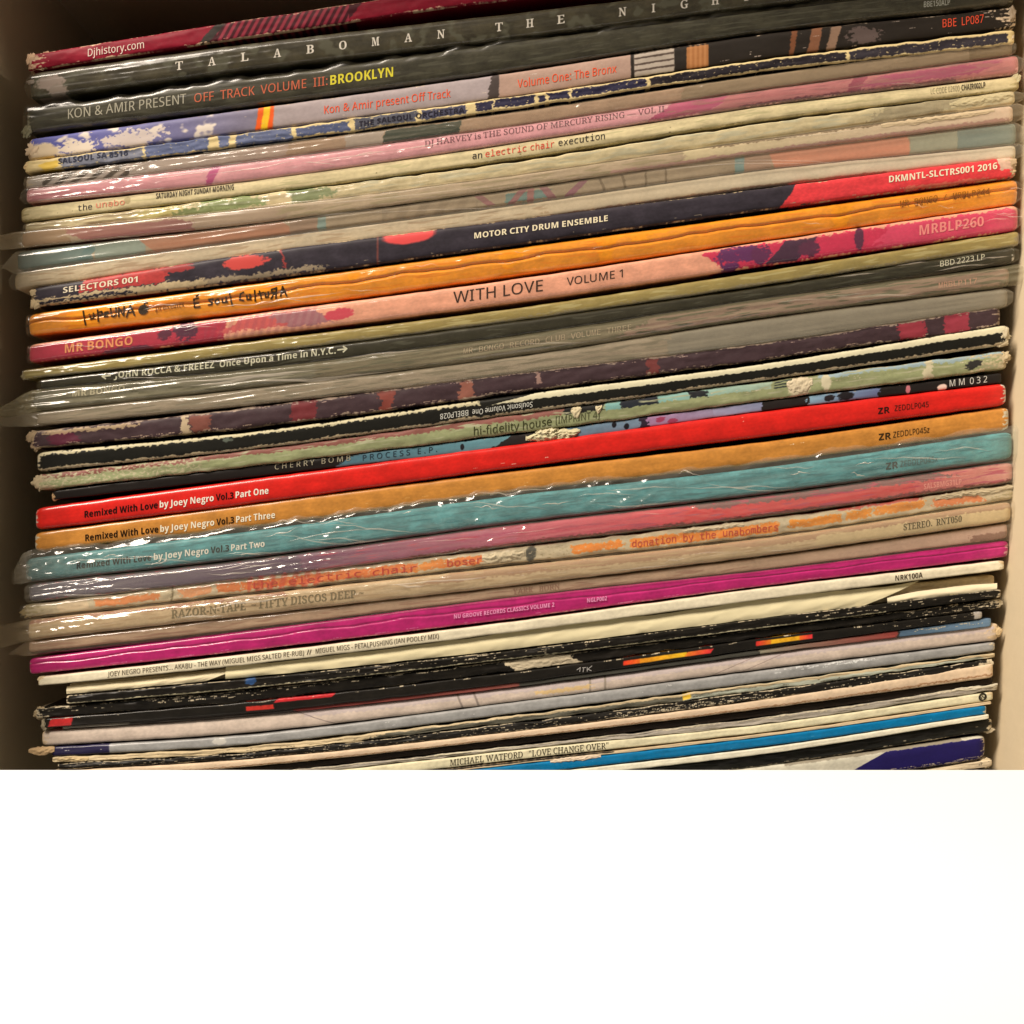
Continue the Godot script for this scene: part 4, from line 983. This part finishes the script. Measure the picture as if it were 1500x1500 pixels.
func lower_records() -> void:
	var r: Dictionary
	var torn_c := c(212, 190, 148, 1.0)
	r = rec("record_sleeve", 40, 1486, [853, 820, 770, 727, 685], [878, 846, 799, 755, 714], {"base": c(200, 66, 82, 1.0), "rough": 0.38, "bulge": 0.32, "ops": [
		["fade", 30, 460, 0.0, 1.0, c(108, 100, 102, 1.0), c(98, 70, 88, 1.0), 5.0], ["fade", 440, 760, 0.0, 1.0, c(118, 72, 92, 1.0), c(196, 88, 108, 1.0), 6.0], ["fade", 760, 1000, 0.0, 1.0, c(200, 84, 100, 1.0), c(222, 66, 74, 1.0), 4.0], ["fade", 1000, 1340, 0.0, 1.0, c(222, 58, 62, 1.0), c(212, 72, 68, 1.0), 4.0], ["fade", 1340, 1490, 0.0, 1.0, c(214, 90, 84, 1.0), c(206, 140, 118, 1.0), 6.0], ["rect", 600, 1490, 0.86, 1.0, c(124, 36, 40, 1.0), 6.0], ["rect", 1050, 1420, 0.0, 0.3, c(132, 84, 78, 1.0), 10.0, -90.0], ["mottle", 460, 1480, c(186, 64, 84, 1.0), 0.66, "s"]]},
		"sleeve running from dull purple to bright red, in crinkled film under the teal one")
	letters(r, "SALSBMG31LP", 1353, 1408, 0.62, 8, c(240, 150, 130, 1.0), "sansb")
	pouch(r, {"creases": [[8, 50, 520, 150, 2.4, 0.42], [5, 520, 1460, 130, 2.0, 0.3]], "x0": 34, "x1": 1492, "haze": 0.13, "dt": -2.0, "db": 2.0, "long": 0.0004, "fine": 0.00016, "left": 1.2, "tip_size": 24.0, "rough": 0.1, "seams": [[0.08, 130, 700, 1.6, 0.4], [0.98, 60, 300, 1.6, 0.4]]})

	r = rec("record_sleeve", 30, 1490, [881, 845, 802, 759, 717], [901, 867, 826, 785, 740], {"base": c(204, 182, 140, 1.0), "rough": 0.65, "dent": 1.7, "wob": 1.1, "bulge": 0.36, "ops": [
		["rect", 84, 128, 0.1, 0.8, c(226, 196, 150, 1.0), 3.0], ["rect", 140, 232, 0.28, 0.78, c(226, 138, 76, 1.0), 6.0], ["rect", 262, 306, 0.2, 0.8, c(222, 150, 96, 1.0), 6.0], ["rect", 316, 352, 0.22, 0.8, c(226, 126, 62, 1.0), 6.0], ["rect", 354, 612, 0.26, 0.84, c(228, 122, 58, 1.0), 4.0], ["fade", 612, 712, 0.26, 0.8, c(228, 142, 60, 1.0), c(230, 120, 58, 1.0), 4.0, 30.0], ["rect", 836, 914, 0.3, 0.76, c(236, 136, 46, 1.0), 6.0], ["rect", 924, 1140, 0.28, 0.82, c(236, 136, 46, 1.0), 3.0], ["rect", 1156, 1234, 0.28, 0.76, c(234, 142, 44, 1.0), 4.0], ["rect", 1240, 1278, 0.25, 0.76, c(234, 146, 52, 1.0), 4.0], ["rect", 1284, 1356, 0.2, 0.72, c(230, 144, 58, 1.0), 5.0], ["rect", 1368, 1440, 0.24, 0.8, c(218, 126, 70, 1.0), 7.0],
		["hatch", 362, 470, 17.0, 6.0, Color(c(206, 66, 44, 1.0), 0.55)], ["blob", 778, 0.5, 9, 0.55, c(76, 72, 58, 1.0), 0.4], ["mottle", 130, 1450, c(214, 190, 148, 1.0), 0.7, "f"], ["rect", 250, 253, 0.0, 1.0, c(130, 112, 76, 1.0), 2.0, 4.0], ["rect", 1232, 1350, 0.0, 0.16, c(206, 96, 76, 1.0), 6.0], ["wear", 0.0, 0.0, 40.0, 50.0, 0.0, c(182, 160, 112, 1.0)], ["flecks", 60, c(160, 138, 96, 1.0), 0.1, 0.9, 8.0, 700, 830]]},
		"torn cream sleeve with broken orange patches carrying red typewriter lettering")
	var red := c(196, 64, 46, 1.0)
	letters(r, "the electric chair", 368, 610, 0.56, 10, red, "mono")
	letters(r, "boser", 655, 706, 0.52, 10, red, "mono")
	letters(r, "donation by the unabombers", 926, 1140, 0.56, 10, red, "mono")
	torn(r, 706, 768, 0.15, 0.9, 0.0014, torn_c, 0.25)
	torn(r, 1000, 1090, 0.0, 0.3, 0.0008, torn_c, 0.2)
	torn(r, 1370, 1484, 0.0, 0.42, 0.0012, c(198, 176, 134, 1.0), 0.2)
	fray(r, 42, 0.6, 16, 9, c(176, 150, 100, 0.95))
	pouch(r, {"x0": 26, "x1": 1492, "haze": 0.06, "dt": 0.0, "db": 3.0, "long": 0.00022, "fine": 0.00008, "left": 0.6, "tip_size": 12.0, "seams": [[1.0, 1240, 1440, 2.4, 0.7], [0.98, 200, 620, 1.6, 0.5]]})

	r = rec("record_sleeve", 40, 1482, [905, 871, 830, 788, 743], [934, 900, 858, 813, 771], {"base": c(204, 174, 130, 1.0), "rough": 0.5, "bulge": 0.4, "square": 2.4, "ops": [["rect", 600, 1490, 0.0, 0.45, c(178, 140, 104, 1.0), 12.0, 120.0], ["rect", 40, 420, 0.0, 0.2, c(160, 110, 84, 1.0), 10.0], ["mottle", 40, 1480, c(186, 154, 112, 1.0), 0.58, "s"], ["fade", 1200, 1490, 0.3, 1.0, c(206, 178, 130, 1.0), c(222, 192, 138, 1.0), 10.0]]},
		"thick tan sleeve in shiny film with stout grey serif capitals")
	letters(r, "RAZOR-N-TAPE  ~ FIFTY DISCOS DEEP ~", 252, 533, 0.5, 11.5, c(122, 108, 78, 1.0), "serifb")
	letters(r, "STEREO.  RNT050", 1322, 1407, 0.5, 9.5, c(90, 80, 56, 1.0), "serifb")
	pouch(r, {"creases": [[5, 150, 700, 170, 4.0, 0.5], [4, 700, 1460, 120, 2.4, 0.3]], "x0": -6, "x1": 1496, "haze": 0.14, "dt": -1.0, "db": 1.0, "long": 0.0005, "fine": 0.00009, "left": 0.3, "tip": 6.0, "tip_size": 34.0, "rough": 0.12, "col": Color(0.72, 0.65, 0.52), "seams": [[0.12, 300, 660, 2.6, 0.55], [0.1, 1060, 1300, 1.4, 0.4]]})

	r = rec("record_sleeve", 40, 1478, [936, 902, 860, 816, 774], [952, 919, 874, 833, 795], {"base": c(194, 158, 124, 1.0), "rough": 0.5, "bulge": 0.4, "square": 2.4, "ops": [["mottle", 40, 1480, c(170, 128, 100, 1.0), 0.6, "s"], ["fade", 1100, 1490, 0.0, 1.0, c(194, 158, 124, 1.0), c(206, 166, 140, 1.0), 10.0], ["rect", 1420, 1480, 0.5, 1.0, c(140, 100, 84, 1.0), 8.0]]},
		"thin tan sleeve with faint brown lettering, resting on the magenta sleeve")
	letters(r, "YARK   BORN", 751, 820, 0.48, 8.5, c(160, 116, 92, 1.0), "serifb")
	pouch(r, {"x0": 8, "x1": 1492, "haze": 0.14, "dt": -1.0, "db": 5.0, "long": 0.00035, "fine": 0.00005, "left": 0.3, "tip": 6.0, "tip_size": 4.0, "rough": 0.14, "col": Color(0.74, 0.66, 0.54), "seams": [[0.97, 20, 640, 3.0, 0.55]]})

	r = rec("record_sleeve", 40, 1480, [961, 923, 875, 835, 798], [985, 952, 907, 858, 822], {"base": c(184, 40, 100, 1.0), "rough": 0.32, "coat": 0.6, "bulge": 0.3, "tone": 0.06, "crease": [0.38, 0.0003], "ops": [["wear", 0.0, 0.06, 5.0, 8.0, 0.0, c(220, 150, 150, 1.0)], ["flecks", 50, c(226, 130, 160, 1.0), 0.84, 1.0, 30.0]]},
		"glossy magenta sleeve with tiny pale capitals")
	letters(r, "NU GROOVE RECORDS CLASSICS VOLUME 2", 665, 812, 0.56, 6.2, c(236, 150, 178, 1.0), "sansb")
	letters(r, "NGLP002", 860, 889, 0.56, 6.2, c(236, 150, 178, 1.0), "sansb")

	r = rec("record_sleeve", 56, 1471, [990, 957, 911, 861, 826], [1003, 972, 926, 877, 840], {"base": c(232, 214, 174, 1.0), "rough": 0.5, "z": 0.0012, "bulge": 0.3, "tone": 0.04, "ops": [["wear", 0.0, 0.0, 14.0, 12.0, 0.0, c(214, 184, 136, 1.0)]]},
		"white sleeve with a long line of small grey-brown capitals")
	letters(r, "JOEY NEGRO PRESENTS... AKABU - THE WAY (MIGUEL MIGS SALTED RE-RUB)", 159, 446, 0.44, 7, c(96, 80, 58, 1.0))
	letters(r, "//", 450, 457, 0.44, 7, c(96, 80, 58, 1.0), "sansb")
	letters(r, "MIGUEL MIGS - PETALPUSHING (IAN POOLEY MIX)", 463, 643, 0.44, 7, c(96, 80, 58, 1.0))
	letters(r, "NRK100A", 1310, 1350, 0.5, 7.5, c(80, 66, 48, 1.0), "sansb")
	fray(r, 62, 0.3, 7, 6, c(214, 186, 138, 1.0))

	# an open cream inner sleeve: the board, and over it a loose paper flap with a slanting end
	r = rec("record_sleeve", 97, 1462, [1004, 975, 929, 880, 846], [1019, 991, 951, 905, 868], {"base": c(216, 188, 138, 1.0), "rough": 0.6, "bulge": 0.5, "square": 2.0, "z": -0.0022, "tone": 0.05, "ops": [["mottle", 97, 1460, c(190, 160, 112, 1.0), 0.66, "s"]]},
		"loose cream paper sleeve with slanting folded flaps, above the worn black sleeves")
	flap(r, 97, 300, 345, 0.25, 1.0, c(236, 214, 166, 1.0))
	flap(r, 330, 1266, 1348, -0.1, 0.98, c(236, 216, 164, 1.0))
	flap(r, 1300, 1460, 1462, 0.55, 1.04, c(232, 212, 168, 1.0))


# a paper flap standing a little in front of a spine; its far end slants from x1 at the bottom to x2 at the top
func flap(r: Dictionary, x0: float, x1: float, x2: float, v0: float, v1: float, col: Color) -> void:
	var nx := 90
	var ny := 7
	var v := PackedVector3Array()
	var uv := PackedVector2Array()
	for j in ny:
		var s := j / (ny - 1.0)
		for i in nx:
			var x := lerpf(x0, lerpf(x2, x1, s), i / (nx - 1.0))
			var w := wobble.get_noise_2d(x * 0.006, r.seed) * 0.15
			var vv := lerpf(v0 + w, v1, s)
			v.append(grid(x, lerpf(edge_top(r, x), edge_bottom(r, x), vv), r.z + 0.0012 + 0.0009 * sin(PI * s * 0.8) + 0.0003 * wobble.get_noise_2d(x * 0.02, s * 2.0)))
			uv.append(Vector2(i / (nx - 1.0), s))
	part("paper_flap", sheet(v, uv, nx, ny), plain(col, 0.7, 0.3), r.node)


func bottom_records() -> void:
	var r: Dictionary
	var torn_c := c(212, 190, 150, 1.02)
	var black := c(30, 26, 20, 1.0)
	r = rec("record_sleeve", 97, 1466, [1021, 993, 953, 905, 868], [1033, 1007, 965, 919, 880], {"base": black, "rough": 0.34, "dent": 1.3, "tone": 0.15, "ops": [["rect", 90, 1300, 0.86, 1.0, c(190, 176, 136, 1.0), 3.0], ["wear", 0.05, 0.0, 6.0, 8.0, 0.1, torn_c], ["blob", 368, 0.3, 9, 0.4, c(48, 76, 112, 1.0), 0.8], ["flecks", 40, torn_c, 0.05, 0.5, 26.0, 480, 900], ["flecks", 30, torn_c, 0.2, 0.7, 14.0, 1180, 1450], ["flecks", 20, torn_c, 0.1, 0.9, 6.0]]},
		"worn black sleeve with a thin cream lower edge, uppermost of the black group")
	r = rec("record_sleeve", 50, 1467, [1036, 1009, 967, 921, 882], [1051, 1026, 984, 933, 896], {"base": black, "rough": 0.34, "dent": 1.6, "wob": 1.0, "tone": 0.15, "ops": [["wear", 0.14, 0.05, 30.0, 30.0, 0.16, torn_c], ["flecks", 60, torn_c, 0.0, 0.5, 22.0, 80, 420], ["flecks", 40, torn_c, 0.0, 0.3, 24.0, 420, 860], ["flecks", 60, torn_c, 0.1, 0.8, 14.0, 1320, 1466], ["rect", 745, 840, 0.14, 1.0, torn_c, 6.0, -24.0]]},
		"black sleeve with a large torn cream scar and frayed split ends")
	torn(r, 748, 836, -0.05, 0.92, 0.0004, torn_c, 0.28)
	fray(r, 60, 0.45, 14, 10, c(172, 148, 108, 0.95))
	fray(r, 82, 0.2, 20, 4, c(150, 132, 100, 0.95))
	fray(r, 1462, 0.5, 10, 6, torn_c)
	r = rec("record_sleeve", 62, 1440, [1052, 1027, 985, 934, 897], [1066, 1044, 1001, 949, 908], {"base": black, "rough": 0.3, "coat": 0.4, "tone": 0.12, "ops": [["rect", 73, 106, 0.1, 0.9, c(196, 46, 44, 1.0), 1.0, 4.0], ["rect", 361, 401, 0.4, 0.78, c(206, 54, 42, 1.0), 1.0], ["rect", 397, 482, 0.0, 0.3, c(200, 44, 46, 1.0), 1.0, 20.0], ["fade", 913, 938, 0.3, 0.72, c(232, 60, 36, 1.0), c(240, 112, 36, 1.0), 0.5], ["fade", 937, 1006, 0.3, 0.72, c(242, 150, 36, 1.0), c(250, 190, 40, 1.0), 0.5], ["fade", 1005, 1043, 0.3, 0.72, c(244, 130, 40, 1.0), c(236, 54, 56, 1.0), 0.5, 12.0], ["fade", 1107, 1130, 0.22, 0.66, c(232, 50, 46, 1.0), c(244, 140, 36, 1.0), 0.5], ["fade", 1129, 1172, 0.22, 0.66, c(248, 180, 38, 1.0), c(248, 170, 36, 1.0), 0.5], ["fade", 1171, 1190, 0.22, 0.66, c(244, 110, 40, 1.0), c(238, 54, 60, 1.0), 0.5], ["flecks", 50, torn_c, 0.0, 0.14, 18.0], ["blob", 1432, 0.5, 8, 0.8, c(176, 164, 146, 1.0), 1.2], ["flecks", 14, torn_c, 0.2, 0.8, 10.0, 1300, 1440]]},
		"black sleeve with small red bars and two glowing red-to-yellow stripes")
	strokes(r, "small_mark", [[Vector2(845, 1), Vector2(850, 4), Vector2(849, -2)], [Vector2(853, 3), Vector2(858, 3)], [Vector2(855, 3), Vector2(854, -3)], [Vector2(860, 3), Vector2(860, -3)], [Vector2(867, 4), Vector2(861, 0), Vector2(866, -3)]], 0.6, 1.0, c(176, 166, 150, 1.0))
	fray(r, 65, 0.6, 6, 10, c(150, 134, 104, 0.95))
	r = rec("record_sleeve", 90, 1453, [1065, 1043, 1001, 950, 909], [1069, 1048, 1007, 957, 921], {"base": c(60, 52, 44, 1.0), "rough": 0.4, "ops": [["rect", 88, 190, 0.0, 1.0, c(128, 118, 100, 1.0), 6.0], ["fade", 430, 760, 0.0, 1.0, c(112, 44, 38, 1.0), c(150, 84, 70, 1.0), 4.0], ["rect", 760, 1110, 0.0, 1.0, c(78, 74, 62, 1.0), 4.0], ["fade", 1112, 1315, 0.0, 1.0, c(150, 140, 112, 1.0), c(150, 66, 56, 1.0), 3.0], ["fade", 1318, 1460, 0.0, 1.0, c(84, 104, 118, 1.0), c(110, 132, 146, 1.0), 3.0], ["flecks", 20, torn_c, 0.2, 0.5, 24.0, 1340, 1440]]},
		"very thin sleeve, dark red in the middle and blue at one end")
	r = rec("record_sleeve", 58, 1466, [1071, 1048, 1008, 958, 918], [1093, 1073, 1029, 980, 943], {"base": c(212, 188, 162, 1.02), "rough": 0.5, "bulge": 0.42, "square": 2.4, "tone": 0.05, "ops": [["rect", 440, 1460, 0.0, 0.4, c(204, 182, 166, 1.02), 8.0], ["rect", 672, 675, 0.0, 1.0, c(150, 132, 116, 1.0), 0.4, -8.0], ["rect", 696, 699, 0.0, 1.0, c(150, 132, 116, 1.0), 0.4, -8.0], ["rect", 863, 866, 0.0, 1.0, c(160, 142, 120, 1.0), 0.4], ["rect", 885, 888, 0.0, 1.0, c(160, 142, 120, 1.0), 0.4], ["rect", 1076, 1079, 0.0, 1.0, c(160, 134, 118, 1.0), 1.0, 70.0], ["rect", 1120, 1123, 0.0, 1.0, c(160, 134, 118, 1.0), 1.0, 70.0], ["rect", 460, 463, 0.0, 1.0, c(150, 130, 116, 1.0), 1.0, -60.0], ["rect", 785, 870, 0.45, 0.72, c(226, 188, 128, 1.02), 8.0], ["wear", 0.0, 0.0, 14.0, 24.0, 0.0, c(222, 190, 146, 1.0)]]},
		"wide pinkish beige sleeve with a few fine grey lines, above the silver-grey sleeve")
	fray(r, 1464, 0.5, 6, 8, c(216, 182, 130, 1.02))
	r = rec("record_sleeve", 74, 1459, [1095, 1076, 1030, 982, 945], [1108, 1090, 1046, 998, 958], {"base": c(158, 152, 140, 1.02), "rough": 0.36, "coat": 0.3, "bulge": 0.5, "square": 2.0, "tone": 0.06, "ops": [["rect", 70, 160, 0.0, 1.0, c(42, 36, 64, 1.0), 0.6], ["wear", 0.0, 0.0, 0.0, 10.0, 0.0, torn_c], ["blob", 322, 0.4, 12, 0.4, c(200, 190, 170, 1.02), 0.9], ["flecks", 60, c(216, 210, 194, 1.02), 0.0, 0.3, 20.0, 1130, 1280], ["flecks", 16, c(200, 192, 176, 1.02), 0.1, 0.6, 8.0]]},
		"silver-grey sleeve with a navy blue end")
	torn(r, 42, 80, -0.2, 0.75, 0.0008, c(196, 160, 112, 0.98), 0.25)
	r = rec("record_sleeve", 76, 1458, [1110, 1093, 1049, 1000, 961], [1117, 1101, 1058, 1010, 968], {"base": c(206, 180, 134, 1.02), "rough": 0.6, "wob": 1.2, "dent": 1.4, "ops": [["rect", 560, 1100, 0.3, 1.0, c(98, 92, 74, 1.0), 14.0, 60.0], ["rect", 1000, 1440, 0.4, 1.0, c(166, 164, 138, 1.0), 10.0], ["flecks", 70, c(96, 82, 60, 1.0), 0.3, 1.0, 24.0], ["rect", 1000, 1012, 0.2, 0.8, c(240, 190, 60, 1.0), 1.0]]},
		"thin cream sleeve with a ragged edge, between the silver-grey and the speckled black ones")
	torn(r, 84, 130, 0.0, 0.9, 0.0009, c(206, 176, 124, 1.0), 0.2)
	r = rec("record_sleeve", 84, 1452, [1119, 1102, 1060, 1011, 970], [1128, 1110, 1071, 1023, 983], {"base": c(32, 28, 22, 1.0), "rough": 0.45, "wob": 0.9, "dent": 1.5, "ops": [["wear", 0.1, 0.14, 6.0, 26.0, 0.2, torn_c], ["flecks", 200, torn_c, 0.1, 0.95, 8.0], ["flecks", 160, torn_c, 0.3, 0.95, 12.0, 900, 1130]]},
		"black sleeve speckled all along with pale chips")
	fray(r, 1448, 0.4, 8, 6, torn_c)
	r = rec("record_sleeve", 75, 1455, [1130, 1111, 1072, 1024, 976], [1142, 1122, 1082, 1037, 996], {"base": c(222, 190, 150, 1.03), "rough": 0.6, "bulge": 0.45, "square": 2.2, "ops": [["rect", 75, 1460, 0.74, 0.84, c(150, 104, 66, 1.0), 5.0], ["wear", 0.0, 0.0, 8.0, 14.0, 0.0, c(232, 196, 146, 1.03)]]},
		"peach-cream sleeve with a brown line, below the speckled black sleeve")
	r = rec("record_sleeve", 80, 1456, [1144, 1124, 1084, 1039, 998], [1151, 1132, 1092, 1049, 1008], {"base": c(46, 36, 27, 1.0), "rough": 0.5, "wob": 0.7, "ops": [["flecks", 30, c(120, 104, 80, 1.0), 0.8, 1.0, 20.0]]},
		"plain dark brown sleeve, below the peach-cream sleeve")
	r = rec("record_sleeve", 80, 1463, [1152, 1133, 1094, 1051, 1007], [1159, 1140, 1099, 1060, 1016], {"base": c(166, 152, 130, 1.02), "rough": 0.6, "wob": 1.0, "dent": 1.3, "ops": [["wear", 0.4, 0.0, 0.0, 18.0, 0.0, c(206, 188, 152, 1.03)], ["rect", 640, 760, 0.0, 0.4, c(212, 196, 160, 1.03), 8.0]]},
		"thin taupe sleeve with a chipped pale upper edge")
	torn(r, 636, 690, -0.1, 0.4, 0.0006, c(212, 196, 158, 1.03), 0.2)
	torn(r, 1395, 1462, -0.2, 0.4, 0.0006, c(206, 190, 156, 1.03), 0.2)
	r = rec("record_sleeve", 80, 1456, [1160, 1141, 1100, 1061, 1018], [1176, 1157, 1114, 1072, 1030], {"base": c(226, 210, 164, 1.03), "rough": 0.5, "bulge": 0.34, "tone": 0.05, "ops": [["wear", 0.0, 0.0, 8.0, 14.0, 0.0, c(214, 186, 138, 1.03)], ["flecks", 14, c(60, 50, 36, 1.0), 0.9, 1.0, 30.0, 500, 900]]},
		"cream sleeve with black serif capitals and a tiny round black emblem")
	letters(r, "MICHAEL WATFORD   \"LOVE CHANGE OVER\"", 659, 891, 0.46, 9, c(50, 40, 26, 1.03), "serif")
	var ring := []
	for i in 4:
		var one := []
		for j in 17:
			one.append(Vector2(1439 + cos(TAU * j / 16.0) * (5.6 - i * 0.5), sin(TAU * j / 16.0) * (5.6 - i * 0.5)))
		ring.append(one)
	ring.append([Vector2(1435, 2), Vector2(1437, -2), Vector2(1439, 2), Vector2(1441, -2), Vector2(1443, 2)])
	strokes(r, "round_emblem", ring, 0.4, 0.9, c(46, 40, 30, 1.03))
	r = rec("record_sleeve", 80, 1452, [1178, 1158, 1116, 1074, 1031], [1181, 1162, 1120, 1078, 1035], {"base": c(216, 186, 140, 1.03), "rough": 0.6, "wob": 0.5, "ops": [["rect", 75, 900, 0.0, 0.5, c(46, 38, 28, 1.0), 6.0]]},
		"very thin peach card edge between the lettered cream sleeve and the blue sleeve")
	r = rec("record_sleeve", 80, 1445, [1183, 1164, 1121, 1079, 1036], [1198, 1178, 1135, 1092, 1048], {"base": c(0, 112, 152, 1.03), "rough": 0.4, "coat": 0.3, "tone": 0.05, "ops": [["flecks", 12, c(110, 170, 190, 1.03), 0.2, 0.9, 5.0], ["wear", 0.0, 0.03, 6.0, 6.0, 0.0, c(220, 196, 156, 1.03)]]},
		"bright blue sleeve just above the white board")
	torn(r, 806, 880, -0.2, 0.25, 0.0008, c(222, 196, 160, 1.03), 0.2)
	r = rec("record_sleeve", 80, 1448, [1200, 1180, 1137, 1094, 1049], [1209, 1189, 1146, 1103, 1056], {"base": c(236, 222, 186, 1.03), "rough": 0.5, "bulge": 0.4, "tone": 0.04},
		"thin white sleeve directly under the bright blue one")
	r = rec("record_sleeve", 80, 1456, [1210, 1190, 1148, 1105, 1058], [1226, 1206, 1164, 1122, 1076], {"base": c(31, 30, 24, 1.0), "rough": 0.36, "coat": 0.3, "dent": 1.2, "tone": 0.15, "ops": [["flecks", 40, torn_c, 0.8, 1.0, 22.0], ["flecks", 14, torn_c, 0.2, 0.9, 5.0], ["wear", 0.0, 0.1, 6.0, 10.0, 0.0, torn_c]]},
		"black sleeve under the thin white one, lowest black spine seen whole")
	fray(r, 1450, 0.9, 10, 5, torn_c)
	r = rec("record_sleeve", 80, 1447, [1228, 1208, 1166, 1122, 1080], [1268, 1248, 1206, 1160, 1116], {"base": c(206, 194, 164, 1.03), "rough": 0.5, "bulge": 0.3, "tone": 0.05, "ops": [["rect", 1262, 1500, 0.1, 1.0, c(33, 25, 78, 1.0), 1.0, 90.0], ["rect", 1150, 1410, 0.0, 0.1, c(150, 136, 110, 1.0), 1.0], ["flecks", 70, torn_c, 0.82, 1.0, 26.0, 1300, 1447], ["wear", 0.0, 0.1, 0.0, 8.0, 0.0, torn_c]]},
		"pale sleeve with a slanting deep navy end, lowest at the corner")
	r = rec("record_sleeve", 80, 1456, [1270, 1250, 1207, 1162, 1118], [1280, 1260, 1218, 1172, 1128], {"base": c(216, 192, 152, 1.03), "rough": 0.6, "dent": 1.4, "ops": [["flecks", 60, c(60, 50, 40, 1.0), 0.2, 0.9, 10.0]]},
		"frayed cream sleeve just above the white board, below the navy end")
	fray(r, 1446, 0.4, 10, 8, c(206, 182, 140, 1.0))
	r = rec("record_sleeve", 80, 1448, [1281, 1261, 1219, 1173, 1129], [1300, 1280, 1238, 1192, 1148], {"base": c(40, 34, 28, 1.0), "rough": 0.45, "ops": [["flecks", 90, torn_c, 0.0, 0.5, 14.0, 1200, 1448]]},
		"dark chipped sleeve almost hidden by the white board")
